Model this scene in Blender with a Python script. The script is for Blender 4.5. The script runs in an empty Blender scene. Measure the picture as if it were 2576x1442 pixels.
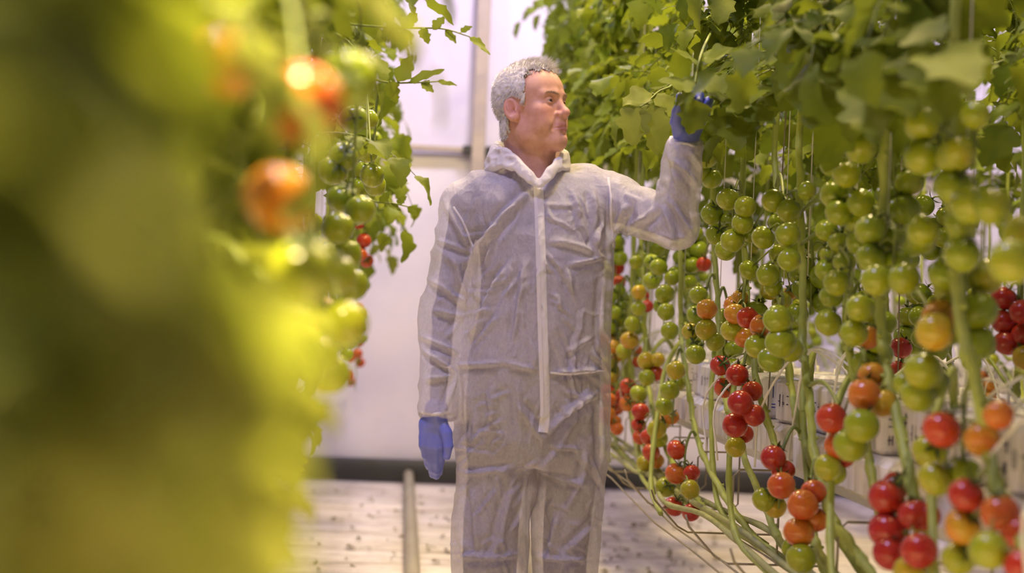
import bpy, math, random
import numpy as np
from mathutils import Vector, Matrix, Quaternion
from mathutils.bvhtree import BVHTree

scene = bpy.context.scene
COL = scene.collection
PI = math.pi

# ------------------------------------------------------------------ camera
FPX = 3539.0                      # focal length in pixels of the 2576 px frame
CAM = Vector((0.0, 0.0, 1.2))
ROLL = math.radians(2.5)
_vy = Vector((1010 - 1288, -(762 - 721), -FPX)).normalized()      # world +Y seen by the camera
_up = Vector((math.sin(ROLL), math.cos(ROLL), 0.0))
_vz = (_up - _vy * _up.dot(_vy)).normalized()
_vx = _vy.cross(_vz)
W2C = Matrix((( _vx.x, _vy.x, _vz.x), (_vx.y, _vy.y, _vz.y), (_vx.z, _vy.z, _vz.z)))
C2W = W2C.transposed()
cam_data = bpy.data.cameras.new('camera')
cam = bpy.data.objects.new('camera', cam_data)
COL.objects.link(cam)
cam.matrix_world = Matrix.Translation(CAM) @ C2W.to_4x4()
cam_data.sensor_width = 36.0
cam_data.lens = FPX * 36.0 / 2576.0
cam_data.clip_start = 0.02
cam_data.dof.use_dof = True
cam_data.dof.focus_distance = 4.0
cam_data.dof.aperture_fstop = 1.75
scene.camera = cam

# ------------------------------------------------------------------ world, lamps, exposure
world = bpy.data.worlds.new('world'); scene.world = world
world.use_nodes = True
_bg = world.node_tree.nodes['Background']
_bg.inputs[0].default_value = (0.68, 0.54, 1.0, 1)
_bg.inputs[1].default_value = 0.27

def lamp(name, loc, power, col, sx=0.5, sy=0.3, aim=None):
    l = bpy.data.lights.new(name, 'AREA'); l.shape = 'RECTANGLE'; l.size = sx; l.size_y = sy
    l.energy = power; l.color = col
    o = bpy.data.objects.new(name, l); COL.objects.link(o); o.location = loc
    if aim is not None:
        o.rotation_euler = (Vector(aim) - Vector(loc)).to_track_quat('-Z', 'Y').to_euler()
    return o
WARM = (1.0, 0.76, 0.36); VIOLET = (0.78, 0.67, 1.0); BLUE = (0.58, 0.52, 1.0)
for (x, y, p, c, spread) in ((0.35, 1.4, 18, WARM, 180), (0.95, 3.6, 140, WARM, 180), (0.25, 5.9, 95, WARM, 140), (0.85, 8.2, 75, VIOLET, 180),
                             (-0.75, 0.40, 265, WARM, 66), (-0.5, 2.2, 100, BLUE, 180), (-1.3, 4.2, 40, WARM, 180), (-1.3, 8.2, 70, VIOLET, 180),  # narrowest WARM lamp and BLUE lamp: unseen fill added for near leaves, man
                             (1.95, 2.4, 22, WARM, 180), (1.95, 5.8, 190, WARM, 180), (3.6, 8.2, 75, VIOLET, 180)):
    lamp('grow_fill_lamp', (x, y, 4.4), p, c).data.spread = math.radians(spread)
scene.view_settings.view_transform = 'Standard'
scene.view_settings.look = 'None'
scene.view_settings.exposure = -0.27
scene.view_settings.gamma = 1.0
scene.view_settings.use_curve_mapping = False
try:
    scene.cycles.use_denoising = True
    scene.cycles.max_bounces = 4
    scene.cycles.diffuse_bounces = 3
    scene.cycles.glossy_bounces = 2
    scene.cycles.transmission_bounces = 3
    scene.cycles.transparent_max_bounces = 8
    scene.cycles.use_adaptive_sampling = True
    scene.cycles.adaptive_threshold = 0.09
    scene.cycles.adaptive_min_samples = 20
    scene.cycles.caustics_reflective = False
    scene.cycles.caustics_refractive = False
    scene.cycles.sample_clamp_indirect = 6.0
except Exception:
    pass

# ------------------------------------------------------------------ helpers
def ray(px, py):
    d = Vector(((px - 1288) / FPX, -(py - 721) / FPX, -1.0))
    return C2W @ d
def PY(px, py, Y):                # point of the plane y = Y seen at a pixel
    d = ray(px, py); return CAM + d * (Y / d.y)
def PXp(px, py, X):               # point of the plane x = X
    d = ray(px, py); return CAM + d * (X / d.x)
def PZ(px, py, Z):
    d = ray(px, py); return CAM + d * ((Z - CAM.z) / d.z)

WORLD_LOC = {}
def empty(name, loc, label=None, cat=None, group=None, kind=None, parent=None):
    o = bpy.data.objects.new(name, None); COL.objects.link(o)
    o.empty_display_size = 0.05
    return place(o, loc, parent, label, cat, group, kind)
def place(o, loc, parent=None, label=None, cat=None, group=None, kind=None):
    loc = Vector(loc); WORLD_LOC[o.name] = loc.copy()
    if parent is not None:
        o.parent = parent; o.location = loc - WORLD_LOC[parent.name]
    else:
        o.location = loc
    if label: o['label'] = label
    if cat: o['category'] = cat
    if group: o['group'] = group
    if kind: o['kind'] = kind
    return o
def link(name, me, loc=(0, 0, 0), parent=None, **kw):
    o = bpy.data.objects.new(name, me); COL.objects.link(o)
    return place(o, loc, parent, **kw)

class MB:
    """collects geometry in world coordinates; build() links it as one mesh whose origin is loc"""
    def __init__(s): s.v = []; s.f = []; s.m = []
    def add(s, vs, fs, mi=0):
        b = len(s.v); s.v.extend([tuple(v) for v in vs])
        for f in fs: s.f.append(tuple(i + b for i in f)); s.m.append(mi)
    def tube(s, pts, rad, n=8, mi=0, cap=True):
        pts = [Vector(p) for p in pts]; m = len(pts)
        if not hasattr(rad, '__len__'): rad = [rad] * m
        vs = []; ref = None
        for i in range(m):
            t = (pts[min(i + 1, m - 1)] - pts[max(i - 1, 0)])
            t = t.normalized() if t.length > 1e-9 else Vector((0, 0, 1))
            if ref is None:
                ref = Vector((1, 0, 0)) if abs(t.x) < 0.8 else Vector((0, 1, 0))
            u = (ref - t * ref.dot(t)).normalized(); w = t.cross(u); ref = u
            for k in range(n):
                a = 2 * PI * k / n
                vs.append(pts[i] + (u * math.cos(a) + w * math.sin(a)) * rad[i])
        fs = []
        for i in range(m - 1):
            for k in range(n):
                fs.append((i * n + k, i * n + (k + 1) % n, (i + 1) * n + (k + 1) % n, (i + 1) * n + k))
        if cap:
            fs.append(tuple(range(n - 1, -1, -1))); fs.append(tuple((m - 1) * n + k for k in range(n)))
        s.add(vs, fs, mi)
    def box(s, lo, hi, mi=0, bev=0.0):
        x0, y0, z0 = lo; x1, y1, z1 = hi
        if bev <= 0:
            vs = [(x0, y0, z0), (x1, y0, z0), (x1, y1, z0), (x0, y1, z0), (x0, y0, z1), (x1, y0, z1), (x1, y1, z1), (x0, y1, z1)]
            s.add(vs, [(3, 2, 1, 0), (4, 5, 6, 7), (0, 1, 5, 4), (1, 2, 6, 5), (2, 3, 7, 6), (3, 0, 4, 7)], mi); return
        b = bev; vs = []; rings = []
        def ring(ix, z):
            r = []
            xs0, xs1, ys0, ys1 = x0 + ix, x1 - ix, y0 + ix, y1 - ix; c = b
            for (x, y) in ((xs0 + c, ys0), (xs1 - c, ys0), (xs1, ys0 + c), (xs1, ys1 - c), (xs1 - c, ys1), (xs0 + c, ys1), (xs0, ys1 - c), (xs0, ys0 + c)):
                vs.append((x, y, z)); r.append(len(vs) - 1)
            rings.append(r)
        ring(b, z0); ring(0, z0 + b); ring(0, z1 - b); ring(b, z1)
        fs = []
        for q in range(3):
            for k in range(8):
                fs.append((rings[q][k], rings[q][(k + 1) % 8], rings[q + 1][(k + 1) % 8], rings[q + 1][k]))
        fs.append(tuple(reversed(rings[0]))); fs.append(tuple(rings[3]))
        s.add(vs, fs, mi)
    def mesh(s, name, mats, loc=(0, 0, 0), smooth=True):
        loc = Vector(loc)
        me = bpy.data.meshes.new(name)
        me.from_pydata([(v[0] - loc.x, v[1] - loc.y, v[2] - loc.z) for v in s.v], [], s.f)
        for m in (mats if isinstance(mats, (list, tuple)) else [mats]): me.materials.append(m)
        me.polygons.foreach_set('material_index', s.m)
        if smooth: me.polygons.foreach_set('use_smooth', [True] * len(s.f))
        me.update(); return me
    def build(s, name, mats, loc=(0, 0, 0), parent=None, smooth=True, **kw):
        return link(name, s.mesh(name, mats, loc, smooth), loc, parent, **kw)

def spline(pts, n=6):
    """Catmull-Rom through the points"""
    P = [Vector(p) for p in pts]; P = [P[0] * 2 - P[1]] + P + [P[-1] * 2 - P[-2]]
    out = []
    for i in range(1, len(P) - 2):
        for k in range(n):
            t = k / n
            a, b, c, d = P[i - 1], P[i], P[i + 1], P[i + 2]
            out.append(0.5 * ((2 * b) + (c - a) * t + (2 * a - 5 * b + 4 * c - d) * t * t + (3 * b - a - 3 * c + d) * t ** 3))
    out.append(P[-2].copy()); return out

ORD = ['first', 'second', 'third', 'fourth', 'fifth', 'sixth', 'seventh', 'eighth', 'ninth', 'tenth', 'eleventh', 'twelfth', 'thirteenth',
       'fourteenth', 'fifteenth', 'sixteenth', 'seventeenth', 'eighteenth', 'nineteenth', 'twentieth', 'twenty-first', 'twenty-second',
       'twenty-third', 'twenty-fourth', 'twenty-fifth', 'twenty-sixth', 'twenty-seventh', 'twenty-eighth', 'twenty-ninth', 'thirtieth',
       'thirty-first', 'thirty-second', 'thirty-third', 'thirty-fourth', 'thirty-fifth', 'thirty-sixth', 'thirty-seventh', 'thirty-eighth', 'thirty-ninth', 'fortieth']

# ------------------------------------------------------------------ materials
class NT:
    def __init__(s, name):
        s.m = bpy.data.materials.new(name); s.m.use_nodes = True
        s.t = s.m.node_tree; s.p = s.t.nodes['Principled BSDF']; s.o = s.t.nodes['Material Output']
    def n(s, typ, **kw):
        nd = s.t.nodes.new(typ)
        for k, v in kw.items(): setattr(nd, k, v)
        return nd
    def l(s, a, b): s.t.links.new(a, b)
    def coord(s, kind='Object', scale=(1, 1, 1)):
        tc = s.n('ShaderNodeTexCoord'); mp = s.n('ShaderNodeMapping'); mp.inputs['Scale'].default_value = scale
        s.l(tc.outputs[kind], mp.inputs[0]); return mp.outputs[0]
    def noise(s, vec, scale, detail=3, rough=0.55):
        nd = s.n('ShaderNodeTexNoise'); nd.inputs['Scale'].default_value = scale
        nd.inputs['Detail'].default_value = detail; nd.inputs['Roughness'].default_value = rough
        s.l(vec, nd.inputs['Vector']); return nd.outputs['Fac']
    def ramp(s, fac, stops):
        nd = s.n('ShaderNodeValToRGB'); e = nd.color_ramp.elements
        while len(e) < len(stops): e.new(0.5)
        for i, (p, c) in enumerate(stops):
            e[i].position = p; e[i].color = (c[0], c[1], c[2], 1)
        s.l(fac, nd.inputs[0]); return nd.outputs[0]
    def math(s, op, a, b=None, clamp=False):
        nd = s.n('ShaderNodeMath', operation=op); nd.use_clamp = clamp
        for i, x in enumerate((a, b)):
            if x is None: continue
            if isinstance(x, (int, float)): nd.inputs[i].default_value = x
            else: s.l(x, nd.inputs[i])
        return nd.outputs[0]
    def mix(s, fac, a, b, mode='MIX'):
        nd = s.n('ShaderNodeMix', data_type='RGBA', blend_type=mode)
        for sock, x in ((nd.inputs[0], fac), (nd.inputs[6], a), (nd.inputs[7], b)):
            if isinstance(x, (int, float)): sock.default_value = x
            elif isinstance(x, tuple): sock.default_value = (x[0], x[1], x[2], 1)
            else: s.l(x, sock)
        return nd.outputs[2]
    def base(s, c):
        if isinstance(c, tuple): s.p.inputs['Base Color'].default_value = (c[0], c[1], c[2], 1)
        else: s.l(c, s.p.inputs['Base Color'])
        return s
    def set(s, **kw):
        for k, v in kw.items(): s.p.inputs[k.replace('_', ' ')].default_value = v
        return s
    def bump(s, h, strength=0.3, dist=0.01):
        nd = s.n('ShaderNodeBump'); nd.inputs['Strength'].default_value = strength; nd.inputs['Distance'].default_value = dist
        s.l(h, nd.inputs['Height']); s.l(nd.outputs[0], s.p.inputs['Normal']); return s

M = {}
def simple(name, c, rough=0.6, metal=0.0, spec=0.5, var=0.12, scale=20):
    t = NT(name); n = t.noise(t.coord(), scale)
    t.base(t.mix(n, tuple(x * (1 - var) for x in c), tuple(min(1, x * (1 + var)) for x in c)))
    t.set(Roughness=rough, Metallic=metal, Specular_IOR_Level=spec); M[name] = t.m; return t

# leaf: green, yellower where object colour says so, light comes through the blade
t = NT('leaf'); oi = t.n('ShaderNodeObjectInfo'); co = t.coord()
n1 = t.noise(co, 9, 3); n2 = t.noise(co, 60, 2)
f = t.math('ADD', t.math('MULTIPLY', n1, 0.7), t.math('MULTIPLY', oi.outputs['Random'], 0.5))
g = t.ramp(f, [(0.15, (0.048, 0.088, 0.006)), (0.55, (0.098, 0.150, 0.009)), (0.95, (0.175, 0.220, 0.018))])
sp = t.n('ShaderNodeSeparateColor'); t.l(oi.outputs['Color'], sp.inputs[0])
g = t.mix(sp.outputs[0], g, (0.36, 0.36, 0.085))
dry = t.ramp(t.noise(co, 14, 2), [(0.70, (0, 0, 0)), (0.78, (1, 1, 1))])  # dry patches, made paler to paint highlights onto the blades
g = t.mix(t.math('MULTIPLY', dry, 0.55), g, (0.58, 0.52, 0.28))
t.base(g).set(Roughness=0.5, Specular_IOR_Level=0.12); t.bump(n2, 0.25, 0.004)
tr = t.n('ShaderNodeBsdfTranslucent'); t.l(t.mix(0.6, g, (0.34, 0.40, 0.03)), tr.inputs[0])
ms = t.n('ShaderNodeMixShader'); ms.inputs[0].default_value = 0.36
t.l(t.p.outputs[0], ms.inputs[1]); t.l(tr.outputs[0], ms.inputs[2]); t.l(ms.outputs[0], t.o.inputs[0]); M['leaf'] = t.m
# tomato: object colour red channel = ripeness, the blossom end ripens first
t = NT('tomato'); oi = t.n('ShaderNodeObjectInfo'); co = t.coord(); sx = t.n('ShaderNodeSeparateXYZ'); t.l(co, sx.inputs[0])
sp = t.n('ShaderNodeSeparateColor'); t.l(oi.outputs['Color'], sp.inputs[0])
f = t.math('ADD', sp.outputs[0], t.math('MULTIPLY', sx.outputs[2], -0.07))
f = t.math('ADD', f, t.math('MULTIPLY', t.math('SUBTRACT', t.noise(co, 1.2, 2), 0.5), 0.30), clamp=True)
t.base(t.ramp(f, [(0.0, (0.23, 0.31, 0.012)), (0.22, (0.34, 0.36, 0.014)), (0.42, (0.50, 0.34, 0.020)), (0.60, (0.56, 0.18, 0.018)),
                  (0.80, (0.50, 0.060, 0.015)), (1.0, (0.37, 0.022, 0.014))]))
t.set(Roughness=0.22, Specular_IOR_Level=0.42, Coat_Weight=0.06, Coat_Roughness=0.1); M['tomato'] = t.m
t = simple('stem', (0.34, 0.40, 0.065), 0.5, var=0.35, scale=25)
t.bump(t.noise(t.coord(), 120, 2), 0.3, 0.004)
simple('old_stem', (0.35, 0.37, 0.13), 0.6, var=0.4, scale=30)
simple('calyx', (0.06, 0.09, 0.012), 0.6, var=0.3, scale=60)
simple('truss', (0.20, 0.25, 0.04), 0.55, var=0.3, scale=60)
simple('galvanised', (0.50, 0.43, 0.33), 0.5, metal=0.1, var=0.2, scale=30)
simple('gutter_paint', (0.72, 0.70, 0.70), 0.5, var=0.08)
simple('wire', (0.30, 0.26, 0.16), 0.5, metal=0.5)
simple('black_film', (0.045, 0.045, 0.04), 0.5)
simple('print_dark', (0.05, 0.05, 0.09), 0.6)
simple('print_blue', (0.06, 0.09, 0.32), 0.6)
simple('drip', (0.82, 0.80, 0.70), 0.4)
simple('rail_paint', (0.33, 0.30, 0.20), 0.42, var=0.2)
simple('debris', (0.22, 0.18, 0.07), 0.8, var=0.5, scale=8)
simple('string', (0.78, 0.76, 0.66), 0.7)
t = NT('film_wrap'); co = t.coord('Object', (1, 1, 0.15)); n = t.noise(co, 40, 3)
t.base(t.ramp(n, [(0.3, (0.60, 0.56, 0.50)), (0.6, (0.84, 0.81, 0.78))])).set(Roughness=0.35, Specular_IOR_Level=0.5); t.bump(n, 0.5, 0.006); M['film_wrap'] = t.m
t = NT('wall_film'); co = t.coord('Object', (1, 1, 0.4)); n = t.noise(co, 1.6, 3)
t.base(t.ramp(n, [(0.3, (0.76, 0.72, 0.80)), (0.7, (0.86, 0.83, 0.88))])).set(Roughness=0.5)
t.bump(t.noise(co, 6, 3), 0.25, 0.03); M['wall_film'] = t.m
t = NT('ground_cloth'); co = t.coord('Object', (0.5, 3.5, 1)); n = t.noise(co, 3.0, 5, 0.65); n2 = t.noise(t.coord('Object', (1, 5, 1)), 9, 4)
c = t.ramp(n, [(0.32, (0.38, 0.32, 0.23)), (0.44, (0.64, 0.58, 0.49)), (0.60, (0.82, 0.76, 0.66))])
c = t.mix(t.ramp(n2, [(0.58, (0, 0, 0)), (0.68, (0.8, 0.8, 0.8))]), c, (0.26, 0.22, 0.14))
wv = t.noise(t.coord('Object', (1, 1, 1)), 260, 1)
t.base(c).set(Roughness=0.55, Specular_IOR_Level=0.4); t.bump(t.math('ADD', n2, t.math('MULTIPLY', wv, 0.15)), 0.45, 0.01); M['ground_cloth'] = t.m
# non-woven coverall: thin, partly see-through
def cloth(name, col, see):
    t = NT(name); co = t.coord(); n = t.noise(co, 7, 4, 0.6); fib = t.noise(t.coord('Object', (1, 1, 0.7)), 150, 4, 0.75)
    t.base(t.mix(n, tuple(x * 0.93 for x in col), col)).set(Roughness=0.7, Specular_IOR_Level=0.3)
    def fold(scale, vec, dist):
        nd = t.n('ShaderNodeTexNoise'); nd.inputs['Scale'].default_value = scale; nd.inputs['Detail'].default_value = 3; nd.inputs['Distortion'].default_value = dist
        t.l(t.coord('Object', vec), nd.inputs['Vector'])
        return t.math('POWER', t.math('SUBTRACT', 1.0, t.math('ABSOLUTE', t.math('MULTIPLY', t.math('SUBTRACT', nd.outputs['Fac'], 0.5), 3.4)), clamp=True), 3.0)
    cr = t.math('ADD', t.math('MULTIPLY', fold(5.0, (1, 1, 0.5), 0.6), 0.7), t.math('MULTIPLY', fold(11.0, (1.2, 1, 0.8), 0.9), 0.35))
    t.bump(t.math('ADD', cr, t.math('MULTIPLY', fib, 0.05)), 0.55, 0.012)
    tl = t.n('ShaderNodeBsdfTranslucent'); tl.inputs[0].default_value = (col[0], col[1], col[2], 1)
    m1 = t.n('ShaderNodeMixShader'); m1.inputs[0].default_value = 0.25; t.l(t.p.outputs[0], m1.inputs[1]); t.l(tl.outputs[0], m1.inputs[2])
    tp = t.n('ShaderNodeBsdfTransparent'); m2 = t.n('ShaderNodeMixShader')
    hole = t.math('MULTIPLY', t.math('ADD', t.math('MULTIPLY', fib, 0.9), 0.55), see, clamp=True)
    t.l(hole, m2.inputs[0]); t.l(m1.outputs[0], m2.inputs[1]); t.l(tp.outputs[0], m2.inputs[2]); t.l(m2.outputs[0], t.o.inputs[0])
    M[name] = t.m
cloth('coverall_cloth', (0.80, 0.76, 0.80), 0.44)
cloth('coverall_double', (0.86, 0.83, 0.85), 0.10)
simple('shirt', (0.12, 0.12, 0.24), 0.9, var=0.15); simple('trousers', (0.06, 0.06, 0.12), 0.9, var=0.15)
simple('glove', (0.15, 0.18, 0.58), 0.38, var=0.12, scale=25)
simple('shoe', (0.03, 0.03, 0.035), 0.5)
# ------------------------------------------------------------------ the place: floor, end wall
random.seed(7)
WALL_Y = PZ(1100, 1212, 0.0).y
rng = np.random.default_rng(5)
def ground():
    xs = np.linspace(-3.0, 6.5, 60); ys = np.concatenate([np.linspace(-0.6, 3.5, 40), np.linspace(3.55, WALL_Y + 0.3, 150)])
    seams = [4.55, 5.0, 5.45, 5.9, 6.35, 7.0, 7.6, 8.3, 9.0]
    v = []
    for y in ys:
        for x in xs:
            z = 0.0
            for k, s_ in enumerate(seams):
                d = y - (s_ + 0.05 * math.sin(x * 1.3 + k * 2))
                z += (0.011 + 0.006 * math.sin(k * 3 + x)) * math.exp(-(d / 0.03) ** 2)
            z += 0.003 * math.sin(y * 9 + 0.8 * math.sin(x * 2))
            v.append((x, y, z - 0.008))
    nx = len(xs); f = [(j * nx + i, j * nx + i + 1, (j + 1) * nx + i + 1, (j + 1) * nx + i) for j in range(len(ys) - 1) for i in range(nx - 1)]
    mb = MB(); mb.add(v, f); return mb.build('floor', M['ground_cloth'], (0, 0, 0), label='white woven ground cloth with wrinkles covering the aisle floor', kind='structure')
floor = ground()
wall = empty('wall_back', (0, WALL_Y, 0), label='white plastic film end wall behind the man', kind='structure')
RAIL_Z = PY(1100, 375, WALL_Y).z
def film(name, x0, x1, z0, z1, y):
    v = []; nx = 40; nz = 24
    for j in range(nz + 1):
        for i in range(nx + 1):
            x = x0 + (x1 - x0) * i / nx; z = z0 + (z1 - z0) * j / nz
            v.append((x, y + 0.006 * math.sin(x * 2.3 + z) + 0.004 * math.sin(z * 3 - x), z))
    f = [(j * (nx + 1) + i, j * (nx + 1) + i + 1, (j + 1) * (nx + 1) + i + 1, (j + 1) * (nx + 1) + i) for j in range(nz) for i in range(nx)]
    mb = MB(); mb.add(v, f); return mb.build(name, M['wall_film'], (x0, y, z0), wall)
pc = PY(1208, 230, WALL_Y); POST_X = pc.x
for (xa, xb) in ((-4.0, POST_X), (POST_X, POST_X + 3.0), (POST_X + 3.0, 8.0)):
    film('film_panel', xa, xb, RAIL_Z, 5.0, WALL_Y); film('film_panel', xa, xb, 0.0, RAIL_Z, WALL_Y + 0.01)
for k in range(3):
    x = POST_X - 3.0 + 3.0 * k
    mb = MB(); mb.box((x - 0.045, WALL_Y - 0.10, 0.0), (x + 0.045, WALL_Y - 0.02, 5.0), bev=0.006); mb.build('post', M['galvanised'], (x, WALL_Y, 0), wall, smooth=False)
for (xa, xb) in ((-4.0, POST_X - 0.06), (POST_X + 0.06, 8.0)):
    mb = MB(); mb.box((xa, WALL_Y - 0.06, RAIL_Z - 0.018), (xb, WALL_Y - 0.012, RAIL_Z + 0.018), bev=0.004); mb.build('rail', M['galvanised'], (xa, WALL_Y, RAIL_Z), wall, smooth=False)
for sx in (-1, 1):
    mb = MB(); x = POST_X + sx * 0.075
    mb.box((x - 0.028, WALL_Y - 0.085, RAIL_Z - 0.026), (x + 0.028, WALL_Y - 0.01, RAIL_Z + 0.026), bev=0.004); mb.build('clamp', M['black_film'], (x, WALL_Y, RAIL_Z), wall, smooth=False)
mb = MB(); mb.box((-4.0, WALL_Y - 0.08, 0.0), (8.0, WALL_Y - 0.03, 0.15), bev=0.01)
mb.build('baseboard_back', M['black_film'], (0, WALL_Y - 0.05, 0), label='black plastic kerb strip along the foot of the end wall', kind='structure')

# tube rail in the aisle
RX = PZ(1038, 1442, 0.05).x
def rail():
    e = empty('pipe_rail', (RX + 0.27, 4.0, 0), label='pale painted tube rail on the ground cloth beside the man\'s legs', cat='pipe rail')
    ye = PZ(1030, 1185, 0.05).y
    for dx in (0.0, 0.54):
        pts = [(RX + dx, 0.6, 0.05), (RX + dx, ye - 0.1, 0.05), (RX + dx, ye - 0.03, 0.07), (RX + dx, ye, 0.12), (RX + dx, ye, 0.17)]
        mb = MB(); mb.tube(spline(pts, 5), 0.034, 14); mb.build('tube', M['rail_paint'], (RX + dx, 4.0, 0.05), e)
        mb = MB(); mb.box((RX + dx - 0.030, 0.6, 0.0), (RX + dx + 0.030, ye - 0.12, 0.016), bev=0.003)
        mb.build('rail_foot', M['galvanised'], (RX + dx, 4.0, 0), e, smooth=False)
    mb = MB(); mb.tube(spline([(RX, ye, 0.165), (RX + 0.02, ye, 0.19), (RX + 0.06, ye, 0.20), (RX + 0.48, ye, 0.20), (RX + 0.52, ye, 0.19), (RX + 0.54, ye, 0.165)], 5), 0.034, 14)
    mb.build('end_bend', M['rail_paint'], (RX + 0.27, ye, 0.2), e)
rail()

# ------------------------------------------------------------------ hanging gutters, slabs, cubes
def gutter_row(xc, y0, y1, ztop, where, near):
    """a hanging gutter with its slabs, cubes and stem wires; xc = centre line"""
    g = empty('growing_gutter', (xc, y0, ztop - 0.16), label='white folded-metal growing gutter hanging %s' % where, cat='gutter')
    mb = MB(); z = ztop - 0.255
    prof = [(-0.20, 0.045), (-0.165, 0.0), (-0.05, 0.0), (-0.03, 0.018), (0.03, 0.018), (0.05, 0.0), (0.165, 0.0), (0.20, 0.045)]
    vs = []; fs = []
    for y in (y0, y1):
        for (a, b) in prof: vs.append((xc + a, y, z + b))
        for (a, b) in reversed(prof): vs.append((xc + a * 0.985, y, z + b - 0.004))
    n = len(prof) * 2
    for k in range(n): fs.append((k, (k + 1) % n, n + (k + 1) % n, n + k))
    mb.add(vs, fs); mb.build('trough', M['gutter_paint'], (xc, y0, z), g, smooth=False)
    y = y0 + 0.3
    while y < y1:
        for s in (-1, 1):
            m2 = MB(); m2.tube([(xc + s * 0.195, y, z + 0.04), (xc + s * 0.12, y, 4.2)], 0.0022, 5); m2.build('hanger_wire', M['wire'], (xc, y, z), g)
        y += 2.0
    return g, z
def glyphs(mb, o, ux, uz, w, h, n, rnd, mi=1):
    """a few printed strokes on a face: o corner, ux/uz unit vectors in the face"""
    for k in range(n):
        a = o + ux * (w * (k + 0.2) / n); cw = w / n * 0.5
        for q in range(rnd.choice((2, 3))):
            if rnd.random() < 0.55:
                x0 = rnd.random() * cw; p = a + ux * x0; vs = [p, p + ux * 0.003, p + ux * 0.003 + uz * h, p + uz * h]
            else:
                z0 = rnd.random() * h * 0.9; p = a + uz * z0; vs = [p, p + ux * cw, p + ux * cw + uz * 0.003, p + uz * 0.003]
            mb.add(vs, [(0, 1, 2, 3)], mi)
rb = random.Random(11)
def slab_mesh(L, ribs=True):
    mb = MB(); xs = [(-0.085, 0.0), (-0.10, 0.012), (-0.102, 0.09), (-0.082, 0.108), (0.082, 0.108), (0.102, 0.09), (0.10, 0.012), (0.085, 0.0)]
    n = 40; vs = []; fs = []
    for i in range(n + 1):
        q = 0.94 if (i % 3 == 0) else (1.0 if i % 2 else 1.02)
        e = 0.8 if i in (0, n) else 1.0
        for (a, b) in xs: vs.append((a * q * e, L * i / n, b * (0.97 if i % 3 == 0 else 1) * e))
    m = len(xs)
    for i in range(n):
        for k in range(m): fs.append((i * m + k, i * m + (k + 1) % m, (i + 1) * m + (k + 1) % m, (i + 1) * m + k))
    fs.append(tuple(range(m))); fs.append(tuple(n * m + k for k in range(m - 1, -1, -1)))
    mb.add(vs, fs); return mb.mesh('substrate_bag', M['film_wrap'], smooth=False)
SLAB = slab_mesh(0.96)
def cube_mesh(seed):
    r = random.Random(seed); mb = MB(); mb.box((-0.072, -0.078, 0.0), (0.072, 0.078, 0.12), bev=0.010)
    k = 1 + (seed % 3 == 2)
    glyphs(mb, Vector((-0.0727, 0.060, 0.045)), Vector((0, -1, 0)), Vector((0, 0, 1)), 0.12, 0.034, 4, r, k)
    glyphs(mb, Vector((-0.055, -0.0787, 0.060)), Vector((1, 0, 0)), Vector((0, 0, 1)), 0.11, 0.034, 4, r, k)
    glyphs(mb, Vector((-0.055, -0.0787, 0.022)), Vector((1, 0, 0)), Vector((0, 0, 1)), 0.07, 0.022, 3, r, k)
    for q in range(3): glyphs(mb, Vector((-0.05, -0.055 + 0.04 * q, 0.1207)), Vector((1, 0, 0)), Vector((0, 1, 0)), 0.10, 0.022, 4, r, 1 + (seed % 2))
    return mb.mesh('grow_cube', [M['film_wrap'], M['print_dark'], M['print_blue']], smooth=False)
CUBES = [cube_mesh(s) for s in range(5)]
def drip_mesh(seed):
    r = random.Random(seed); mb = MB()
    p = [(0, 0, 0.12), (-0.01, 0.02, 0.17), (-0.05 - r.random() * 0.06, 0.08, 0.17 + r.random() * 0.05), (-0.12 - r.random() * 0.05, 0.16 + r.random() * 0.1, 0.05), (-0.13, 0.22, -0.06 - r.random() * 0.1)]
    mb.tube(spline(p, 5), 0.0032, 6); mb.tube([(0, 0, 0.095), (0, 0, 0.14)], 0.005, 6)
    return mb.mesh('drip_tube', M['drip'])
DRIPS = [drip_mesh(s) for s in range(5)]
def stem_base_mesh(seed):
    r = random.Random(seed); mb = MB(); a = r.uniform(0.02, 0.07)
    p = [(0.0, 0.0, 0.11), (-0.01, -0.02, 0.15), (-0.06, -0.08 - a, 0.17 + a * 0.5), (-0.135, -0.20 - a, 0.10), (-0.165, -0.30 - a, -0.04), (-0.19, -0.42 - a, -0.20), (-0.20, -0.62, -0.31), (-0.20, -1.0, -0.335)]
    c = spline(p, 5); mb.tube(c, [0.0085 + 0.002 * max(0, math.cos(i * 1.3)) ** 4 for i in range(len(c))], 7)
    mb.tube(spline([(0, 0.01, 0.12), (0.0, 0.05, 0.18), (-0.03, 0.14, 0.19 + a)], 4), 0.0045, 6)
    return mb.mesh('stem_base', M['stem'])
BASES = [stem_base_mesh(s) for s in range(4)]
ZTOP = 1.03                      # top of the cubes
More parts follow.
